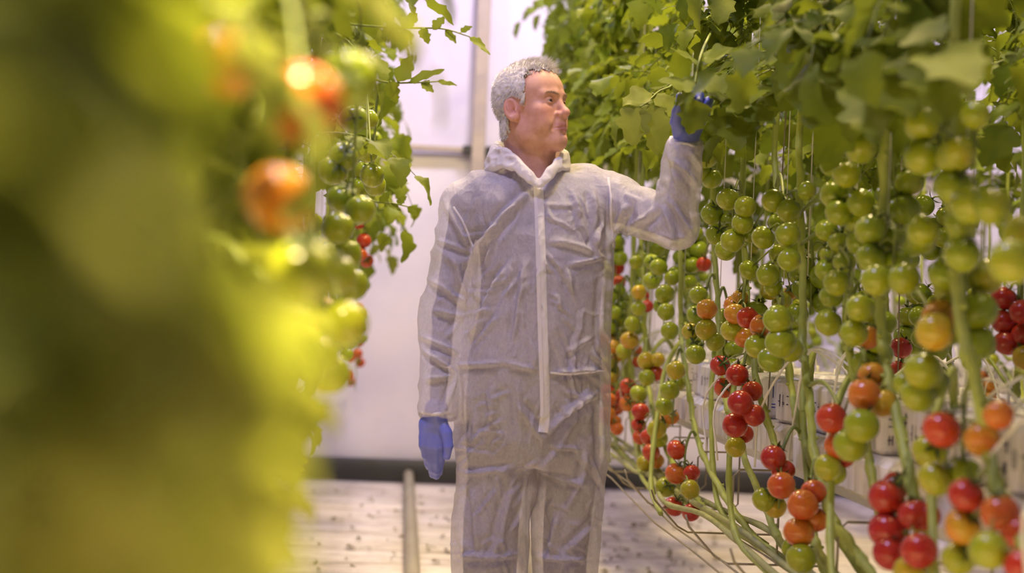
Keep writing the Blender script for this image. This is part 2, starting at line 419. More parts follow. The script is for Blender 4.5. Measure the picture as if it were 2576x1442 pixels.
def blocks(xc, offs, ys, ye, ztop, side, rowname):
    zb = ztop - 0.12
    y = ys; k = 0; n = int((ye - ys) / 1.0)
    for k in range(n):
        o = link('substrate_bag', SLAB, (xc + offs, ys + k * 1.0, zb - 0.108), label='white film-wrapped substrate bag, %s from the far wall, %s' % (ORD[n - 1 - k], side), cat='substrate bag', group='substrate bags in ' + rowname)
    n = int((ye - ys) / 0.25)
    for k in range(n):
        yy = ys + 0.12 + 0.25 * k
        o = link('grow_cube', CUBES[rb.randrange(5)], (xc + offs + rb.uniform(-0.012, 0.012), yy, zb), label='white printed grow cube, %s from the far wall, %s' % (ORD[n - 1 - k], side), cat='grow cube', group='grow cubes in ' + rowname)
        o.rotation_euler.z = rb.uniform(-0.12, 0.12)
        d = link('drip_tube', DRIPS[rb.randrange(5)], (0, 0, 0)); d.parent = o; d.location = (rb.uniform(-0.02, 0.02), rb.uniform(-0.02, 0.02), 0)
        d.rotation_euler.z = rb.choice((0, 0.4, -0.5, 2.8, 3.4, 3.0))
        if offs < 0 and k % 2 == 0:
            d = link('stem_base', BASES[rb.randrange(4)], (0, 0, 0)); d.parent = o
G1 = 1.26
gutter_row(G1, 1.7, WALL_Y - 0.35, ZTOP, 'below the fruit in the row the man reaches into', True)
blocks(G1, -0.115, 1.72, WALL_Y - 0.4, ZTOP, 'aisle side of the man\'s row', 'the row the man reaches into')
blocks(G1, 0.115, 1.72, WALL_Y - 0.4, ZTOP, 'back side of the man\'s row', 'the row the man reaches into')
G2 = 2.86
gutter_row(G2, 2.9, WALL_Y - 0.35, ZTOP, 'in the next row beyond the man\'s', False)
blocks(G2, -0.115, 2.9, WALL_Y - 0.4, ZTOP, 'aisle side of the next row beyond', 'the next row beyond')
G0 = -0.62
gutter_row(G0, 1.2, WALL_Y - 0.35, ZTOP, 'in the row with the blurred near fruit', False)

# bent wire stem supports below the gutter on the aisle side
def support(y, lab):
    z = ZTOP - 0.25
    e = empty('stem_support', (G1 - 0.2, y, z), label=lab, cat='wire bracket', group='wire stem supports under the gutter')
    x0, x1 = G1 - 0.44, G1 - 0.12
    mb = MB(); pts = [(x1, y, z), (x1, y, z - 0.20), (x1 - 0.02, y, z - 0.22), (x0 + 0.05, y, z - 0.22), (x0 + 0.02, y + 0.01, z - 0.205), (x0 - 0.05, y + 0.02, z - 0.13), (x0 - 0.06, y + 0.02, z - 0.10)]
    mb.tube(pts, 0.003, 6); mb.build('hook', M['wire'], (x1, y, z), e)
    mb = MB(); pts = [(x1 - 0.14, y, z - 0.22), (x1 - 0.14, y, z - 0.05), (x1 - 0.12, y, z - 0.03), (x1, y, z - 0.03)]
    mb.tube(pts, 0.003, 6); mb.build('upright', M['wire'], (x1, y, z), e)
for k in range(14):
    y = 2.1 + 0.5 * k
    if y < WALL_Y - 0.5: support(y, 'bent wire stem support under the gutter, %s from the near end' % ORD[k])
for (k, dx, dz, wh) in ((0, -0.46, -0.205, 'outer'), (1, -0.40, -0.215, 'middle'), (2, -0.26, -0.215, 'inner')):
    mb = MB(); mb.tube([(G1 + dx + 0.012 * math.sin(i), 1.7 + i * 0.5, ZTOP - 0.25 + dz + 0.006 * math.sin(i * 2.1)) for i in range(int((WALL_Y - 2.1) / 0.5))], 0.0028, 6)
    mb.build('guide_wire', M['wire'], (G1 + dx, 1.7, ZTOP - 0.4), label='thin %s wire running along the stem supports' % wh, cat='wire')
# ------------------------------------------------------------------ tomato plants: meshes shared by the copies
def leaflet(mb, base, d, up, L, W, rnd, droop=0.35, fold=0.25, m=11, mi=0):
    """one lobed blade from base along d; up = blade normal"""
    d = d.normalized(); up = (up - d * up.dot(d)).normalized(); sd = d.cross(up)
    ph = rnd.random() * 6.28; vs = []; ripple = rnd.uniform(0.02, 0.06) * L; tw = rnd.uniform(-0.5, 0.5); bend = rnd.uniform(-0.12, 0.12)
    nl = rnd.choice((2.5, 3.0, 3.5)); asym = rnd.uniform(0.85, 1.15)
    curl = rnd.uniform(-0.15, 0.55)
    for i in range(m + 1):
        t = i / m
        w = W * (max(0.0, math.sin(PI * min(1, (t ** 0.70)))) ** 0.62) * (1.0 - 0.28 * t)
        lob = 1.0 + 0.19 * math.sin(2 * PI * nl * t + ph) + (0.05 if i % 2 else -0.05)
        if i == 0: w = W * 0.05
        if i == m: w = W * 0.02
        cz = -droop * L * t * t
        cx = t * L * (1 - 0.25 * droop * t)
        for s in (-1.0, -0.55, 0.0, 0.55, 1.0):
            e = lob * (asym if s > 0 else 1 / asym) if abs(s) > 0.9 else 1.0
            o = s * w * e
            z = cz + fold * abs(o) * (1 - curl * abs(s) * 1.6) + ripple * math.sin(9 * t + 3 * s + ph) * abs(s) + tw * o * t
            p = base + d * (cx + 0.12 * abs(o)) + sd * (o + bend * L * t * t) + up * z
            vs.append(p)
    fs = []
    for i in range(m):
        for k in range(4):
            fs.append((i * 5 + k, i * 5 + k + 1, (i + 1) * 5 + k + 1, (i + 1) * 5 + k))
    mb.add(vs, fs, mi)
def leaf_mesh(seed, L=0.40, limp=1.0):
    """a compound tomato leaf: arched rachis along +X with paired lobed leaflets"""
    r = random.Random(seed); mb = MB(); n = 9; pts = []
    sag = r.uniform(0.25, 0.55) * limp; sw = r.uniform(-0.18, 0.18)
    for i in range(n + 1):
        t = i / n; pts.append(Vector((L * t * (1 - 0.18 * t * sag), sw * L * t * t, L * (0.22 * t - (sag + 0.25) * t * t))))
    mb.tube(pts, [0.0042 * (1 - 0.65 * i / n) for i in range(n + 1)], 5, 1)
    def at(t):
        x = t * n; i = min(n - 1, int(x)); q = x - i
        return pts[i].lerp(pts[i + 1], q), (pts[i + 1] - pts[i]).normalized()
    for (t, ln) in ((0.34, 0.26), (0.55, 0.32), (0.75, 0.30)):
        for s in (-1, 1):
            p, d = at(min(0.95, t + r.uniform(-0.03, 0.03))); side = Vector((0, s, 0))
            dd = (d * r.uniform(0.35, 0.7) + side + Vector((0, 0, r.uniform(-0.35 * limp, 0.15)))).normalized()
            q = p + dd * 0.025; mb.tube([p, q], 0.0018, 4, 1, False)
            nn = Vector((0, 0, 1)) + side * r.uniform(-0.5, 0.3) + d * r.uniform(-0.3, 0.3)
            ll = L * ln * r.uniform(0.85, 1.15); leaflet(mb, q, dd, nn, ll, ll * r.uniform(0.33, 0.42), r, r.uniform(0.1, 0.6) * limp, r.uniform(-0.1, 0.35))
    for t in (0.45, 0.66):
        for s in (-1, 1):
            if r.random() < 0.7:
                p, d = at(t); dd = (d * 0.4 + Vector((0, s, r.uniform(-0.3, 0.2)))).normalized()
                leaflet(mb, p, dd, Vector((0, 0, 1)), L * 0.10, L * 0.04, r, 0.3, 0.1, m=4)
    p, d = at(1.0); ll = L * r.uniform(0.30, 0.38)
    leaflet(mb, p, d, Vector((0, 0, 1)) + Vector((r.uniform(-.3, .3), r.uniform(-.3, .3), 0)), ll, ll * 0.42, r, r.uniform(0.15, 0.6) * limp, r.uniform(0, 0.3))
    return mb.mesh('leaf', [M['leaf'], M['truss']])
LEAVES = [leaf_mesh(100 + s) for s in range(16)]
def tomato_mesh(seed):
    r = random.Random(seed); mb = MB(); nu, nv = 20, 12; vs = []; fs = []
    a1, a2 = r.uniform(0, 6), r.uniform(0, 6); k1 = r.choice((3, 4, 5)); am = r.uniform(0.01, 0.03); sq = r.uniform(0.88, 0.97); sk = r.uniform(-0.03, 0.03)
    for j in range(nv + 1):
        th = PI * j / nv
        for i in range(nu):
            ph = 2 * PI * i / nu
            rr = 1 + am * math.cos(k1 * ph + a1) * math.sin(th) ** 2 + sk * math.cos(ph + a2)
            z = math.cos(th) * sq
            if th < 0.7: z -= 0.13 * (1 - th / 0.7) ** 1.6
            if th > PI - 0.4: z += 0.03 * (1 - (PI - th) / 0.4)
            vs.append((math.sin(th) * math.cos(ph) * rr, math.sin(th) * math.sin(ph) * rr, z))
    for j in range(nv):
        for i in range(nu):
            fs.append((j * nu + i, (j + 1) * nu + i, (j + 1) * nu + (i + 1) % nu, j * nu + (i + 1) % nu))
    mb.add(vs, fs); return mb.mesh('tomato', M['tomato'])
TOMS = [tomato_mesh(s) for s in range(6)]
rp = random.Random(21)

def add_leaf(plant, loc, yaw, pitch, scale=1.0, yellow=0.0, var=None, roll=0.0):
    me = LEAVES[rp.randrange(len(LEAVES)) if var is None else var]
    o = link('leaf', me, loc, plant)
    q = Quaternion((0, 0, 1), yaw) @ Quaternion((0, 1, 0), pitch) @ Quaternion((1, 0, 0), roll)
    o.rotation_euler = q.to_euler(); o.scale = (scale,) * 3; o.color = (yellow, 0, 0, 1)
    return o
LV = [np.array([v.co[:] for v in m_.vertices]) for m_ in LEAVES]
A_ = np.array(W2C)
def to_px(P):
    q = (P - np.array(CAM)) @ A_.T; w = np.minimum(q[:, 2], -1e-3)
    return 1288 - FPX * q[:, 0] / w, 721 + FPX * q[:, 1] / w
LIM = ([1300, 1560, 1900, 2200, 2576, 4000], [470, 455, 450, 400, 365, 330])
def leaf_ok(loc, yaw, pitch, roll, sc, var):
    """keep the leaf layer above the fruit, clear of the man"""
    R3 = np.array((Quaternion((0, 0, 1), yaw) @ Quaternion((0, 1, 0), pitch) @ Quaternion((1, 0, 0), roll)).to_matrix())
    P = (LV[var] * sc) @ R3.T + np.array(loc); ux, uy = to_px(P)
    return not (((uy > np.interp(ux, *LIM)) & (P[:, 1] > 0.3)).mean() > 0.02 or ((ux < 1705) & (P[:, 1] < 3.85)).any())
def add_truss(plant, anchor, toms, back=Vector((0.03, 0.03, 0))):
    """anchor: point on the stem; toms: list of (centre, radius, ripeness). The truss mesh is rachis, pedicels and calyxes; each tomato its own sub-part"""
    toms = sorted(toms, key=lambda t: -t[0].z)
    c = Vector((0, 0, 0))
    for t in toms: c += t[0]
    c /= len(toms); zt = toms[0][0].z; zb = toms[-1][0].z
    top = Vector((c.x, c.y, zt + 0.045)) * 0.75 + Vector((anchor.x, anchor.y, zt + 0.045)) * 0.25 + back * 0.4
    n = 5; mid = [Vector((c.x, c.y, zt + (zb - zt) * (i / n))) + back * 0.5 for i in range(n + 1)]
    knee = anchor.lerp(top, 0.55); knee.z = max(anchor.z, top.z) + 0.02
    path = spline([anchor, knee, top] + mid, 4)
    mb = MB(); m = len(path); mb.tube(path, [0.0052 - 0.0028 * i / (m - 1) for i in range(m)], 6)
    t_o = []
    for (p, r, ripe) in toms:
        best = min(path[8:], key=lambda q: (q - (p + Vector((0, 0, r * 0.9)))).length)
        d = (best - p) * 0.8 + Vector((0, 0, r * 0.9)) + Vector((rp.uniform(-.2, .2), rp.uniform(-.2, .2), 0)) * r
        d = d.normalized(); cp = p + d * r * 0.84
        k = cp + d * 0.012
        mb.tube([best, best.lerp(k, 0.5) + Vector((0, 0, 0.008)), k, cp], [0.0022, 0.0028, 0.0024, 0.0034], 5)
        u = d.orthogonal().normalized(); w = d.cross(u); a0 = rp.random() * 6
        for q in range(5):
            a = a0 + q * 2 * PI / 5; e = u * math.cos(a) + w * math.sin(a); sdv = d.cross(e); ln = r * rp.uniform(0.65, 0.95); lift = rp.uniform(-0.1, 0.5)
            b0 = cp + d * 0.002
            m1 = b0 + e * ln * 0.5 + d * (0.07 + 0.1 * lift) * ln; m2 = b0 + e * ln + d * lift * ln * 0.9
            mb.add([b0 + sdv * 0.0018, b0 - sdv * 0.0018, m1 + sdv * 0.0042, m1 - sdv * 0.0042, m2], [(0, 1, 3, 2), (2, 3, 4)], 1)
        t_o.append((p, r, ripe, d))
    tr = mb.build('truss', [M['truss'], M['calyx']], anchor, plant)
    for (p, r, ripe, d) in t_o:
        o = link('tomato', TOMS[rp.randrange(6)], p, tr)
        q = Vector((0, 0, 1)).rotation_difference(d) @ Quaternion((0, 0, 1), rp.random() * 6)
        o.rotation_euler = q.to_euler(); o.scale = (r,) * 3; o.color = (max(0, min(1, ripe)), 0, 0, 1)
    return tr
def random_truss(plant, stem_at, z, n, side, ripe, r0=0.031):
    """a hanging truss of n tomatoes beside the stem; side = horizontal direction it hangs towards"""
    a = stem_at(z); side = side.normalized(); cr = Vector((-side.y, side.x, 0))
    o = a + side * 0.075 + Vector((0, 0, -0.02)); toms = []
    for i in range(n):
        s = 1 if i % 2 else -1; r = r0 * rp.uniform(0.88, 1.1)
        p = o + cr * s * rp.uniform(0.020, 0.036) + side * rp.uniform(-0.025, 0.03) + Vector((0, 0, -0.031 * i + rp.uniform(-0.006, 0.006)))
        toms.append((p, r, ripe + rp.uniform(-0.12, 0.12) - 0.05 * i))
    return add_truss(plant, a, toms, -side * 0.03)
def make_stem(plant, pts, r=0.0095, nodes=True):
    path = spline(pts, 8); m = len(path); rad = []; zz = rp.random() * 6
    path = [p + Vector((0.0016 * math.sin(k_ * 1.35 + zz), 0.0016 * math.cos(k_ * 1.1 + zz), 0)) for k_, p in enumerate(path)]
    for i in range(m):
        b = 1.0 + (0.30 * max(0, math.cos(i * 0.9)) ** 6 + 0.08 * math.sin(i * 2.3 + pts[0][1] * 9) if nodes else 0)
        rad.append(r * b * (1.0 - 0.25 * (1 - i / m)))
    mb = MB(); mb.tube(path, rad, 8)
    for i in range(3, m - 1, 3):                                  # scars of removed leaves
        if rp.random() < 0.6 and path[i].z < 1.6:
            a = rp.random() * 6.28; d = Vector((math.cos(a), math.sin(a), 0.4)); mb.tube([path[i], path[i] + d * r * 1.35], [r * 0.5, r * 0.36], 6)
    mb.build('stem', M['stem'], pts[-1], plant)
    def at(z):
        return min(path, key=lambda p: abs(p.z - z)).copy()
    return at
def strings(plant, p, ztop):
    mb = MB(); mb.tube([p + Vector((0.012, 0.0, 0)), Vector((p.x + 0.01, p.y, ztop))], 0.0014, 4); mb.build('string', M['string'], p, plant)
def vis_top(y, px=1288):
    """height of the picture's upper edge at distance y"""
    return 1.2 + 762.0 / FPX * max(y, 0.3)

# ------------------------------------------------------------------ the row the man reaches into, aisle side
STEMX = 1.00
plants_R = []
def tom_px(x, y, dpx, ripe, X=0.93, dep=0.0):
    p = PXp(x, y, X + dep); dist = p.y
    r = 0.5 * dpx / FPX * dist * 1.10
    return (p, max(0.022, min(0.040, r)), ripe)
R_, O_, Y_, G_, YG = 0.92, 0.62, 0.40, 0.03, 0.24
# pixel courses of the stems that can be told apart, then their trusses (x, y, diameter, ripeness[, depth offset])
FRONT = [
 dict(st=[(2392, 300), (2400, 600), (2420, 830), (2462, 985), (2500, 1200), (2580, 1372)], X=0.97, r=0.0125, lab='tomato plant with a thick pale stem slanting across the near edge, red and olive fruit',
      tr=[[(2370, 1082, 92, .80), (2470, 1105, 86, .52, .04), (2340, 1135, 84, .22, .05), (2425, 1195, 88, .05, .05), (2352, 1205, 86, .20), (2512, 1045, 72, .6, .04)],
          [(2430, 1246, 86, .93), (2422, 1325, 88, .52), (2515, 1290, 92, .72, .03), (2488, 1385, 94, .1, -.03), (2410, 1405, 80, .2), (2560, 1340, 80, .8, .05), (2568, 1425, 80, .95)],
          [(2442, 515, 96, .06, -.02), (2498, 520, 90, .06), (2398, 470, 92, .06), (2400, 395, 88, .1), (2455, 290, 70, .05)],
          [(2545, 660, 110, .10, -.05), (2570, 590, 95, .14), (2420, 640, 90, .06), (2380, 690, 86, .06, .04), (2418, 560, 80, .06, .03)]]),
 dict(st=[(2228, 240), (2222, 480), (2214, 740), (2220, 860), (2234, 953), (2267, 1096), (2298, 1240), (2350, 1442)], X=0.99, r=0.0115, lab='tomato plant whose stem passes the lowest dark red truss near the picture corner',
      tr=[[(2230, 1252, 86, .97), (2255, 1222, 66, .97, .04), (2232, 1335, 90, 1.0), (2300, 1296, 80, .95, .03), (2312, 1386, 86, .93), (2240, 1392, 84, 1.0), (2330, 1300, 70, .9, .05), (2290, 1440, 80, .3)],
          [(2322, 312, 92, .05, -.03), (2322, 397, 92, .05, -.03), (2412, 385, 80, .16, -.02), (2350, 350, 76, .05, .05)],
          [(2365, 800, 88, .5, .03), (2352, 835, 92, .35), (2322, 935, 92, .12), (2342, 965, 86, .05, .03), (2310, 995, 84, .06), (2278, 965, 60, .1, .03)]]),
 dict(st=[(2118, 380), (2130, 560), (2138, 740), (2140, 900), (2168, 1020), (2190, 1180), (2230, 1350)], X=1.03, r=0.0105, lab='tomato plant hung with large green trusses, its stem behind an orange and green lower truss',
      tr=[[(2322, 580, 78, .06), (2190, 580, 76, .04), (2192, 648, 74, .05), (2206, 706, 76, .08, -.03), (2275, 702, 76, .08), (2318, 605, 70, .04, .04), (2240, 600, 66, .04, .05), (2255, 655, 66, .03, .05), (2160, 610, 60, .04, .05)],
          [(2173, 992, 78, .60), (2192, 945, 66, .55, .03), (2222, 1015, 68, .42, .04), (2168, 1072, 84, .06, -.02), (2140, 1120, 82, .06, -.03), (2112, 1085, 50, .1, .03)],
          [(2172, 300, 70, .08), (2165, 375, 74, .05), (2095, 415, 60, .05, .04), (2130, 440, 66, .10), (2100, 490, 72, .04), (2165, 510, 66, .04, .03), (2110, 535, 66, .05)]]),
 dict(st=[(2012, 330), (2015, 560), (2020, 760), (2018, 860), (2037, 1010), (2048, 1140), (2090, 1290), (2140, 1368), (2190, 1440)], X=1.00, r=0.0105, lab='tomato plant whose stem slants down past the wire supports beside orange fruit',
      tr=[[(2092, 1052, 72, .80), (2108, 1122, 68, .68, .02), (2082, 1176, 66, .18), (2098, 1190, 60, .12, .03), (2120, 1150, 56, .9, .05)],
          [(2106, 712, 64, .07), (2162, 775, 66, .07), (2084, 812, 66, .10), (2148, 838, 66, .07), (2092, 745, 58, .05, .04), (2080, 680, 58, .04, .04), (2125, 660, 56, .05, .05), (2185, 850, 56, .55, .06)],
          [(2080, 580, 56, .05, .05), (2155, 560, 56, .04, .05), (2110, 610, 50, .05, .05), (2085, 640, 46, .1, .06)],
          [(2020, 1270, 74, .66), (2046, 1238, 60, .72, .03), (2010, 1340, 74, .60), (2052, 1308, 62, .62, .04), (2016, 1405, 72, .10), (1990, 1380, 46, .12, .04)]]),
 dict(st=[(1950, 350), (1955, 560), (1958, 700), (1975, 830), (1985, 930), (2004, 1047), (2046, 1170), (2078, 1262)], X=1.04, r=0.0098, lab='tomato plant with round green trusses at elbow height, farther from the hand',
      tr=[[(1945, 505, 56, .06), (1985, 530, 58, .05, .03), (1920, 598, 56, .10), (1982, 592, 60, .07), (1890, 585, 50, .05, .04), (1958, 560, 50, .04, .06), (2030, 480, 46, .05, .06)],
          [(1885, 680, 50, .07), (1932, 692, 56, .05), (1985, 655, 56, .06), (1960, 640, 50, .05, .05), (1945, 725, 44, .06, .04), (1990, 735, 34, .5, .2)],
          [(1957, 804, 70, .06, -.03), (1964, 862, 74, .05, -.02), (1905, 872, 62, .16), (1940, 905, 66, .05), (1990, 880, 60, .07, .03), (1918, 822, 60, .62, .02)],
          [(1945, 1152, 60, .92), (1970, 1185, 56, .9, .03), (1966, 1222, 66, .68), (1922, 1257, 58, .2), (1950, 1275, 54, .4, .03)]]),
 dict(st=[(1868, 420), (1872, 620), (1880, 760), (1890, 860), (1905, 965), (1932, 1065), (1975, 1190), (2020, 1290)], X=1.00, r=0.0100, lab='tomato plant with a glossy red truss hanging in front of the white cubes',
      tr=[[(1855, 944, 54, .90), (1812, 920, 48, .92, .02), (1892, 985, 50, .80, .03), (1862, 1014, 60, .93, -.02), (1897, 1046, 52, .88, .02), (1849, 1070, 60, .92, -.02), (1872, 1092, 46, .88, .03), (1850, 1125, 50, .25), (1822, 975, 48, .8, .04)],
          [(1880, 800, 52, .85), (1845, 768, 46, .58, .03), (1850, 790, 52, .50), (1842, 832, 56, .20), (1872, 850, 48, .55, .03), (1862, 750, 40, .5, .04)],
          [(1832, 502, 56, .10), (1792, 538, 54, .05), (1874, 520, 52, .10), (1868, 562, 52, .06), (1802, 590, 52, .06), (1842, 606, 56, .08, -.02), (1825, 630, 52, .05), (1838, 555, 46, .04, .05)]]),
 dict(st=[(1795, 420), (1798, 640), (1806, 760), (1810, 870), (1815, 955), (1832, 1030), (1872, 1150), (1930, 1290)], X=1.00, r=0.0096, lab='tomato plant with a leaf-scarred stem just past the raised elbow',
      tr=[[(1757, 742, 44, .08), (1778, 778, 50, .50), (1750, 792, 44, .07, .03), (1776, 830, 52, .24), (1750, 892, 48, .06), (1800, 860, 46, .10, .03), (1738, 835, 42, .35, .03), (1745, 865, 40, .06, .04)],
          [(1770, 665, 36, .85, .15), (1752, 668, 32, .82, .15)],
          [(1775, 395, 56, .1), (1760, 430, 54, .06), (1790, 450, 50, .06, .04)]]),
 dict(st=[(1700, 470), (1712, 640), (1712, 800), (1720, 905), (1735, 995), (1748, 1080), (1775, 1160), (1830, 1260), (1880, 1330)], X=1.00, r=0.0094, lab='tomato plant whose stem drops straight below the raised forearm',
      tr=[[(1657, 672, 42, .06), (1640, 706, 42, .09), (1672, 740, 46, .05), (1676, 785, 42, .06), (1684, 832, 42, .05), (1640, 660, 38, .05, .04), (1690, 700, 36, .05, .04), (1662, 770, 36, .05, .05)],
          [(1700, 932, 46, .28), (1685, 982, 46, .08), (1671, 1022, 46, .08), (1705, 965, 38, .12, .04), (1668, 1060, 40, .5, .04), (1690, 1050, 36, .6, .05)],
          [(1702, 1132, 48, .84), (1700, 1192, 52, .68), (1674, 1226, 48, .20), (1736, 1232, 46, .26), (1695, 1275, 48, .92), (1740, 1190, 40, .9, .04), (1738, 1290, 44, .95, .03)]]),
 dict(st=[(1612, 560), (1618, 700), (1622, 830), (1630, 960), (1650, 1060), (1690, 1160), (1750, 1250)], X=0.99, r=0.0092, lab='tomato plant nearest the man\'s side with red fruit at hip height',
      tr=[[(1608, 736, 36, .36), (1606, 776, 36, .10), (1591, 815, 38, .08), (1561, 796, 32, .06), (1584, 856, 44, .42), (1570, 884, 40, .2), (1600, 660, 34, .06), (1570, 840, 34, .3, .04)],
          [(1625, 908, 42, .30), (1627, 950, 40, .09), (1606, 990, 42, .07), (1650, 940, 36, .75, .04), (1580, 972, 38, .86), (1578, 1015, 38, .68), (1612, 1036, 42, .86), (1655, 905, 34, .32, .04), (1595, 1000, 36, .1, .03)],
          [(1607, 1070, 36, .86), (1652, 1080, 46, .26), (1632, 1100, 42, .8), (1610, 1100, 36, .78), (1658, 1104, 42, .12, .02), (1638, 1138, 42, .74), (1622, 1165, 40, .3), (1650, 1160, 38, .5, .03)]]),
 dict(st=[(1558, 640), (1562, 760), (1566, 900), (1580, 1000), (1610, 1100), (1660, 1190)], X=0.98, r=0.009, lab='tomato plant half hidden behind the man\'s hip, two red tomatoes above',
      tr=[[(1554, 674, 32, .92), (1557, 710, 32, .75), (1540, 690, 28, .9, .04), (1552, 640, 22, .06)],
          [(1628, 770, 30, .86, .06), (1550, 790, 30, .86), (1545, 830, 28, .85), (1620, 745, 26, .84, .06), (1600, 880, 30, .7, .08), (1606, 910, 30, .75, .08)]]),
]
def extend_stem(pts, ztop):
    p0 = pts[0]; up = [Vector((p0.x + 0.02, p0.y + 0.02, ztop)), p0.lerp(Vector((p0.x + 0.02, p0.y + 0.02, ztop)), 0.4)]
    e = pts[-1]; d = (pts[-1] - pts[-2]); d.z *= 0.4
    zs = ZTOP - 0.455; dz = max(0.0, e.z - zs)
    tail = [e + Vector((0.0, -0.12 - dz * 0.5, -dz * 0.55)), e + Vector((0.02, -0.40 - dz, -dz * 0.95)), Vector((e.x + 0.03, e.y - 1.0 - dz, min(e.z, zs)))]
    return up + pts + tail
def canopy(plant, at, z0, z1, n, xout=-1, spread=2.4, sc=(0.60, 0.95), yel=0.0, guard=False):
    for k in range(n):
        z = z0 + (z1 - z0) * (k + rp.random() * 0.8) / n; base = PI if xout < 0 else 0.0
        for tries in range(8 if guard else 1):
            yaw = base + rp.uniform(-spread, spread); pit_ = rp.uniform(-0.25, 0.65); s_ = rp.uniform(*sc); ro = rp.uniform(-0.5, 0.5); var = rp.randrange(16)
            loc = at(z) + Vector((0, 0, 0.04 * tries))
            if guard and not leaf_ok(loc, yaw, pit_, ro, s_, var): continue
            add_leaf(plant, loc, yaw, pit_, s_, yel + max(0, rp.gauss(0.02, 0.10)), var=var, roll=ro); break
for spec in FRONT:
    pts = [PXp(x, y, spec['X'] + 0.012 * math.sin(i * 2.2 + x)) for i, (x, y) in enumerate(spec['st'])]
    base = pts[-1]
    pl = empty('tomato_plant', base, label=spec['lab'], cat='tomato plant', group='tomato plants along the aisle the man stands in')
    vt = vis_top(pts[0].y)
    at = make_stem(pl, extend_stem(pts, vt + 0.75), spec['r'] * 1.12)
    strings(pl, at(1.3), vt + 0.75)
    for tl in spec['tr']:
        toms = [tom_px(t[0], t[1], t[2], t[3], 0.93, t[4] if len(t) > 4 else 0.0) for t in tl]
        zt = max(t[0].z for t in toms)
        add_truss(pl, at(zt + 0.05), toms)
    for q_ in range(1):
        zz = rp.uniform(1.22, 1.58); random_truss(pl, at, zz, rp.choice((5, 6, 7)), Vector((0.8, rp.choice((-1, 1)) * 0.9, 0)), 0.06 if zz > 1.32 else 0.16, 0.033)
    canopy(pl, at, 1.74, vt + 0.55, 10 + int(9 * (vt - 1.6)), sc=(0.62, 0.95), guard=True)
    plants_R.append(pl)
# further plants of the same row, towards the wall
def generic_plant(x, y, zlow, label, group, n_leaf, trusses, leaf_z0, leaf_z1, xout, spread=2.4, lean=-0.45, rmul=1.0, tside=None, cat='tomato plant', xlow=0.0):
    pl = empty('tomato_plant', (x, y + lean, zlow), label=label, cat=cat, group=group)
    jx = rp.uniform(-0.02, 0.02)
    pts = [Vector((x + jx, y, leaf_z1 + 0.3)), Vector((x, y + 0.01, 1.9)), Vector((x + jx, y, 1.4)), Vector((x, y - 0.01, 1.1)), Vector((x + xlow * 0.5, y + lean * 0.35, zlow + 0.16)), Vector((x + xlow, y + lean, zlow))]
    if x > 0: pts += [Vector((x + 0.02, y + lean - 0.3, zlow - 0.05)), Vector((x + 0.03, y + lean - 0.8, zlow - 0.06))]
    at = make_stem(pl, pts, 0.0095 * rmul)
    if rmul > 0.99: strings(pl, at(1.3), leaf_z1 + 0.3)
    for (z, n, ripe) in trusses:
        s = tside if tside is not None else Vector((xout, rp.uniform(-0.9, 0.9), 0))
        random_truss(pl, at, z, n, Vector((s.x + rp.uniform(-.3, .3), s.y + rp.uniform(-.5, .5), 0)), ripe)
    canopy(pl, at, leaf_z0, leaf_z1, n_leaf, xout, spread, guard=0 < x < 1.3)
    return pl
far_y = [5.95, 6.3, 6.65, 7.0, 7.4, 7.8, 8.2, 8.6]
for k, y in enumerate(far_y):
    y += rp.uniform(-0.06, 0.06)
    generic_plant(0.99 + rp.uniform(-0.03, 0.03), y, 0.62, 'tomato plant in the row the man reaches into, %s from the end wall' % ORD[len(far_y) - 1 - k], 'tomato plants along the aisle the man stands in',
                  20, [(1.55, 6, .05), (1.32, 7, .07), (1.08, 7, .5), (0.9, 6, .85)], 1.74, min(vis_top(y) + 0.3, 3.3), -1)
# back side of the same row: plants trained to the other aisle, seen between the stems
for k in range(13):
    y = 2.15 + k * 0.52 + rp.uniform(-0.1, 0.1)
    generic_plant(1.52 + rp.uniform(-0.04, 0.04), y, 0.72, 'tomato plant on the back side of the man\'s row, %s from the near end' % ORD[k], 'tomato plants on the back side of the man\'s row',
                  20 + int(y), [(1.52 + rp.uniform(-.05, .05), 6, .05), (1.30, 6, .10)] + ([(1.05, 6, .40)] if k % 2 else []), 1.75, vis_top(y * 1.0) + 0.5, 1 if k % 3 else -1, spread=3.1)
# two red trusses glimpsed past the near plants
sp_ = empty('tomato_plant', PXp(2560, 1000, 1.45), label='tomato plant at the picture edge with three red tomatoes hanging in a column', cat='tomato plant', group='tomato plants on the back side of the man\'s row')
q0 = PXp(2556, 1000, 1.45); at = make_stem(sp_, [Vector((q0.x, q0.y, 2.3)), Vector((q0.x, q0.y, 1.6)), q0 + Vector((0, 0, 0.12)), q0], 0.009)
add_truss(sp_, at(1.26), [tom_px(2526, 750, 62, .98, 1.40), (PXp(2526, 810, 1.40), .0300, .96), (PXp(2532, 864, 1.40), .0300, .93), (PXp(2572, 785, 1.41), .030, .95), (PXp(2575, 845, 1.43), .030, .9), (PXp(2580, 900, 1.42), .030, .4)])
add_truss(sp_, at(1.0), [(PXp(2266, 875, 1.50), .034, .93), (PXp(2262, 930, 1.52), .030, .9)])
canopy(sp_, at, 1.8, 2.2, 7, 1)
# the next row beyond
for k in range(12):
    y = 3.2 + k * 0.52 + rp.uniform(-0.1, 0.1)
    generic_plant(2.62 + rp.uniform(-0.05, 0.05), y, 0.9, 'tomato plant in the next row beyond, %s from its near end' % ORD[k], 'tomato plants in the next row beyond',
                  20, [(1.42, 5, .06), (1.20, 5, .2)] + ([(1.0, 5, .7)] if k % 3 == 0 else []), 1.70, min(3.0, vis_top(y) + 0.4), -1, spread=3.1, rmul=0.95)
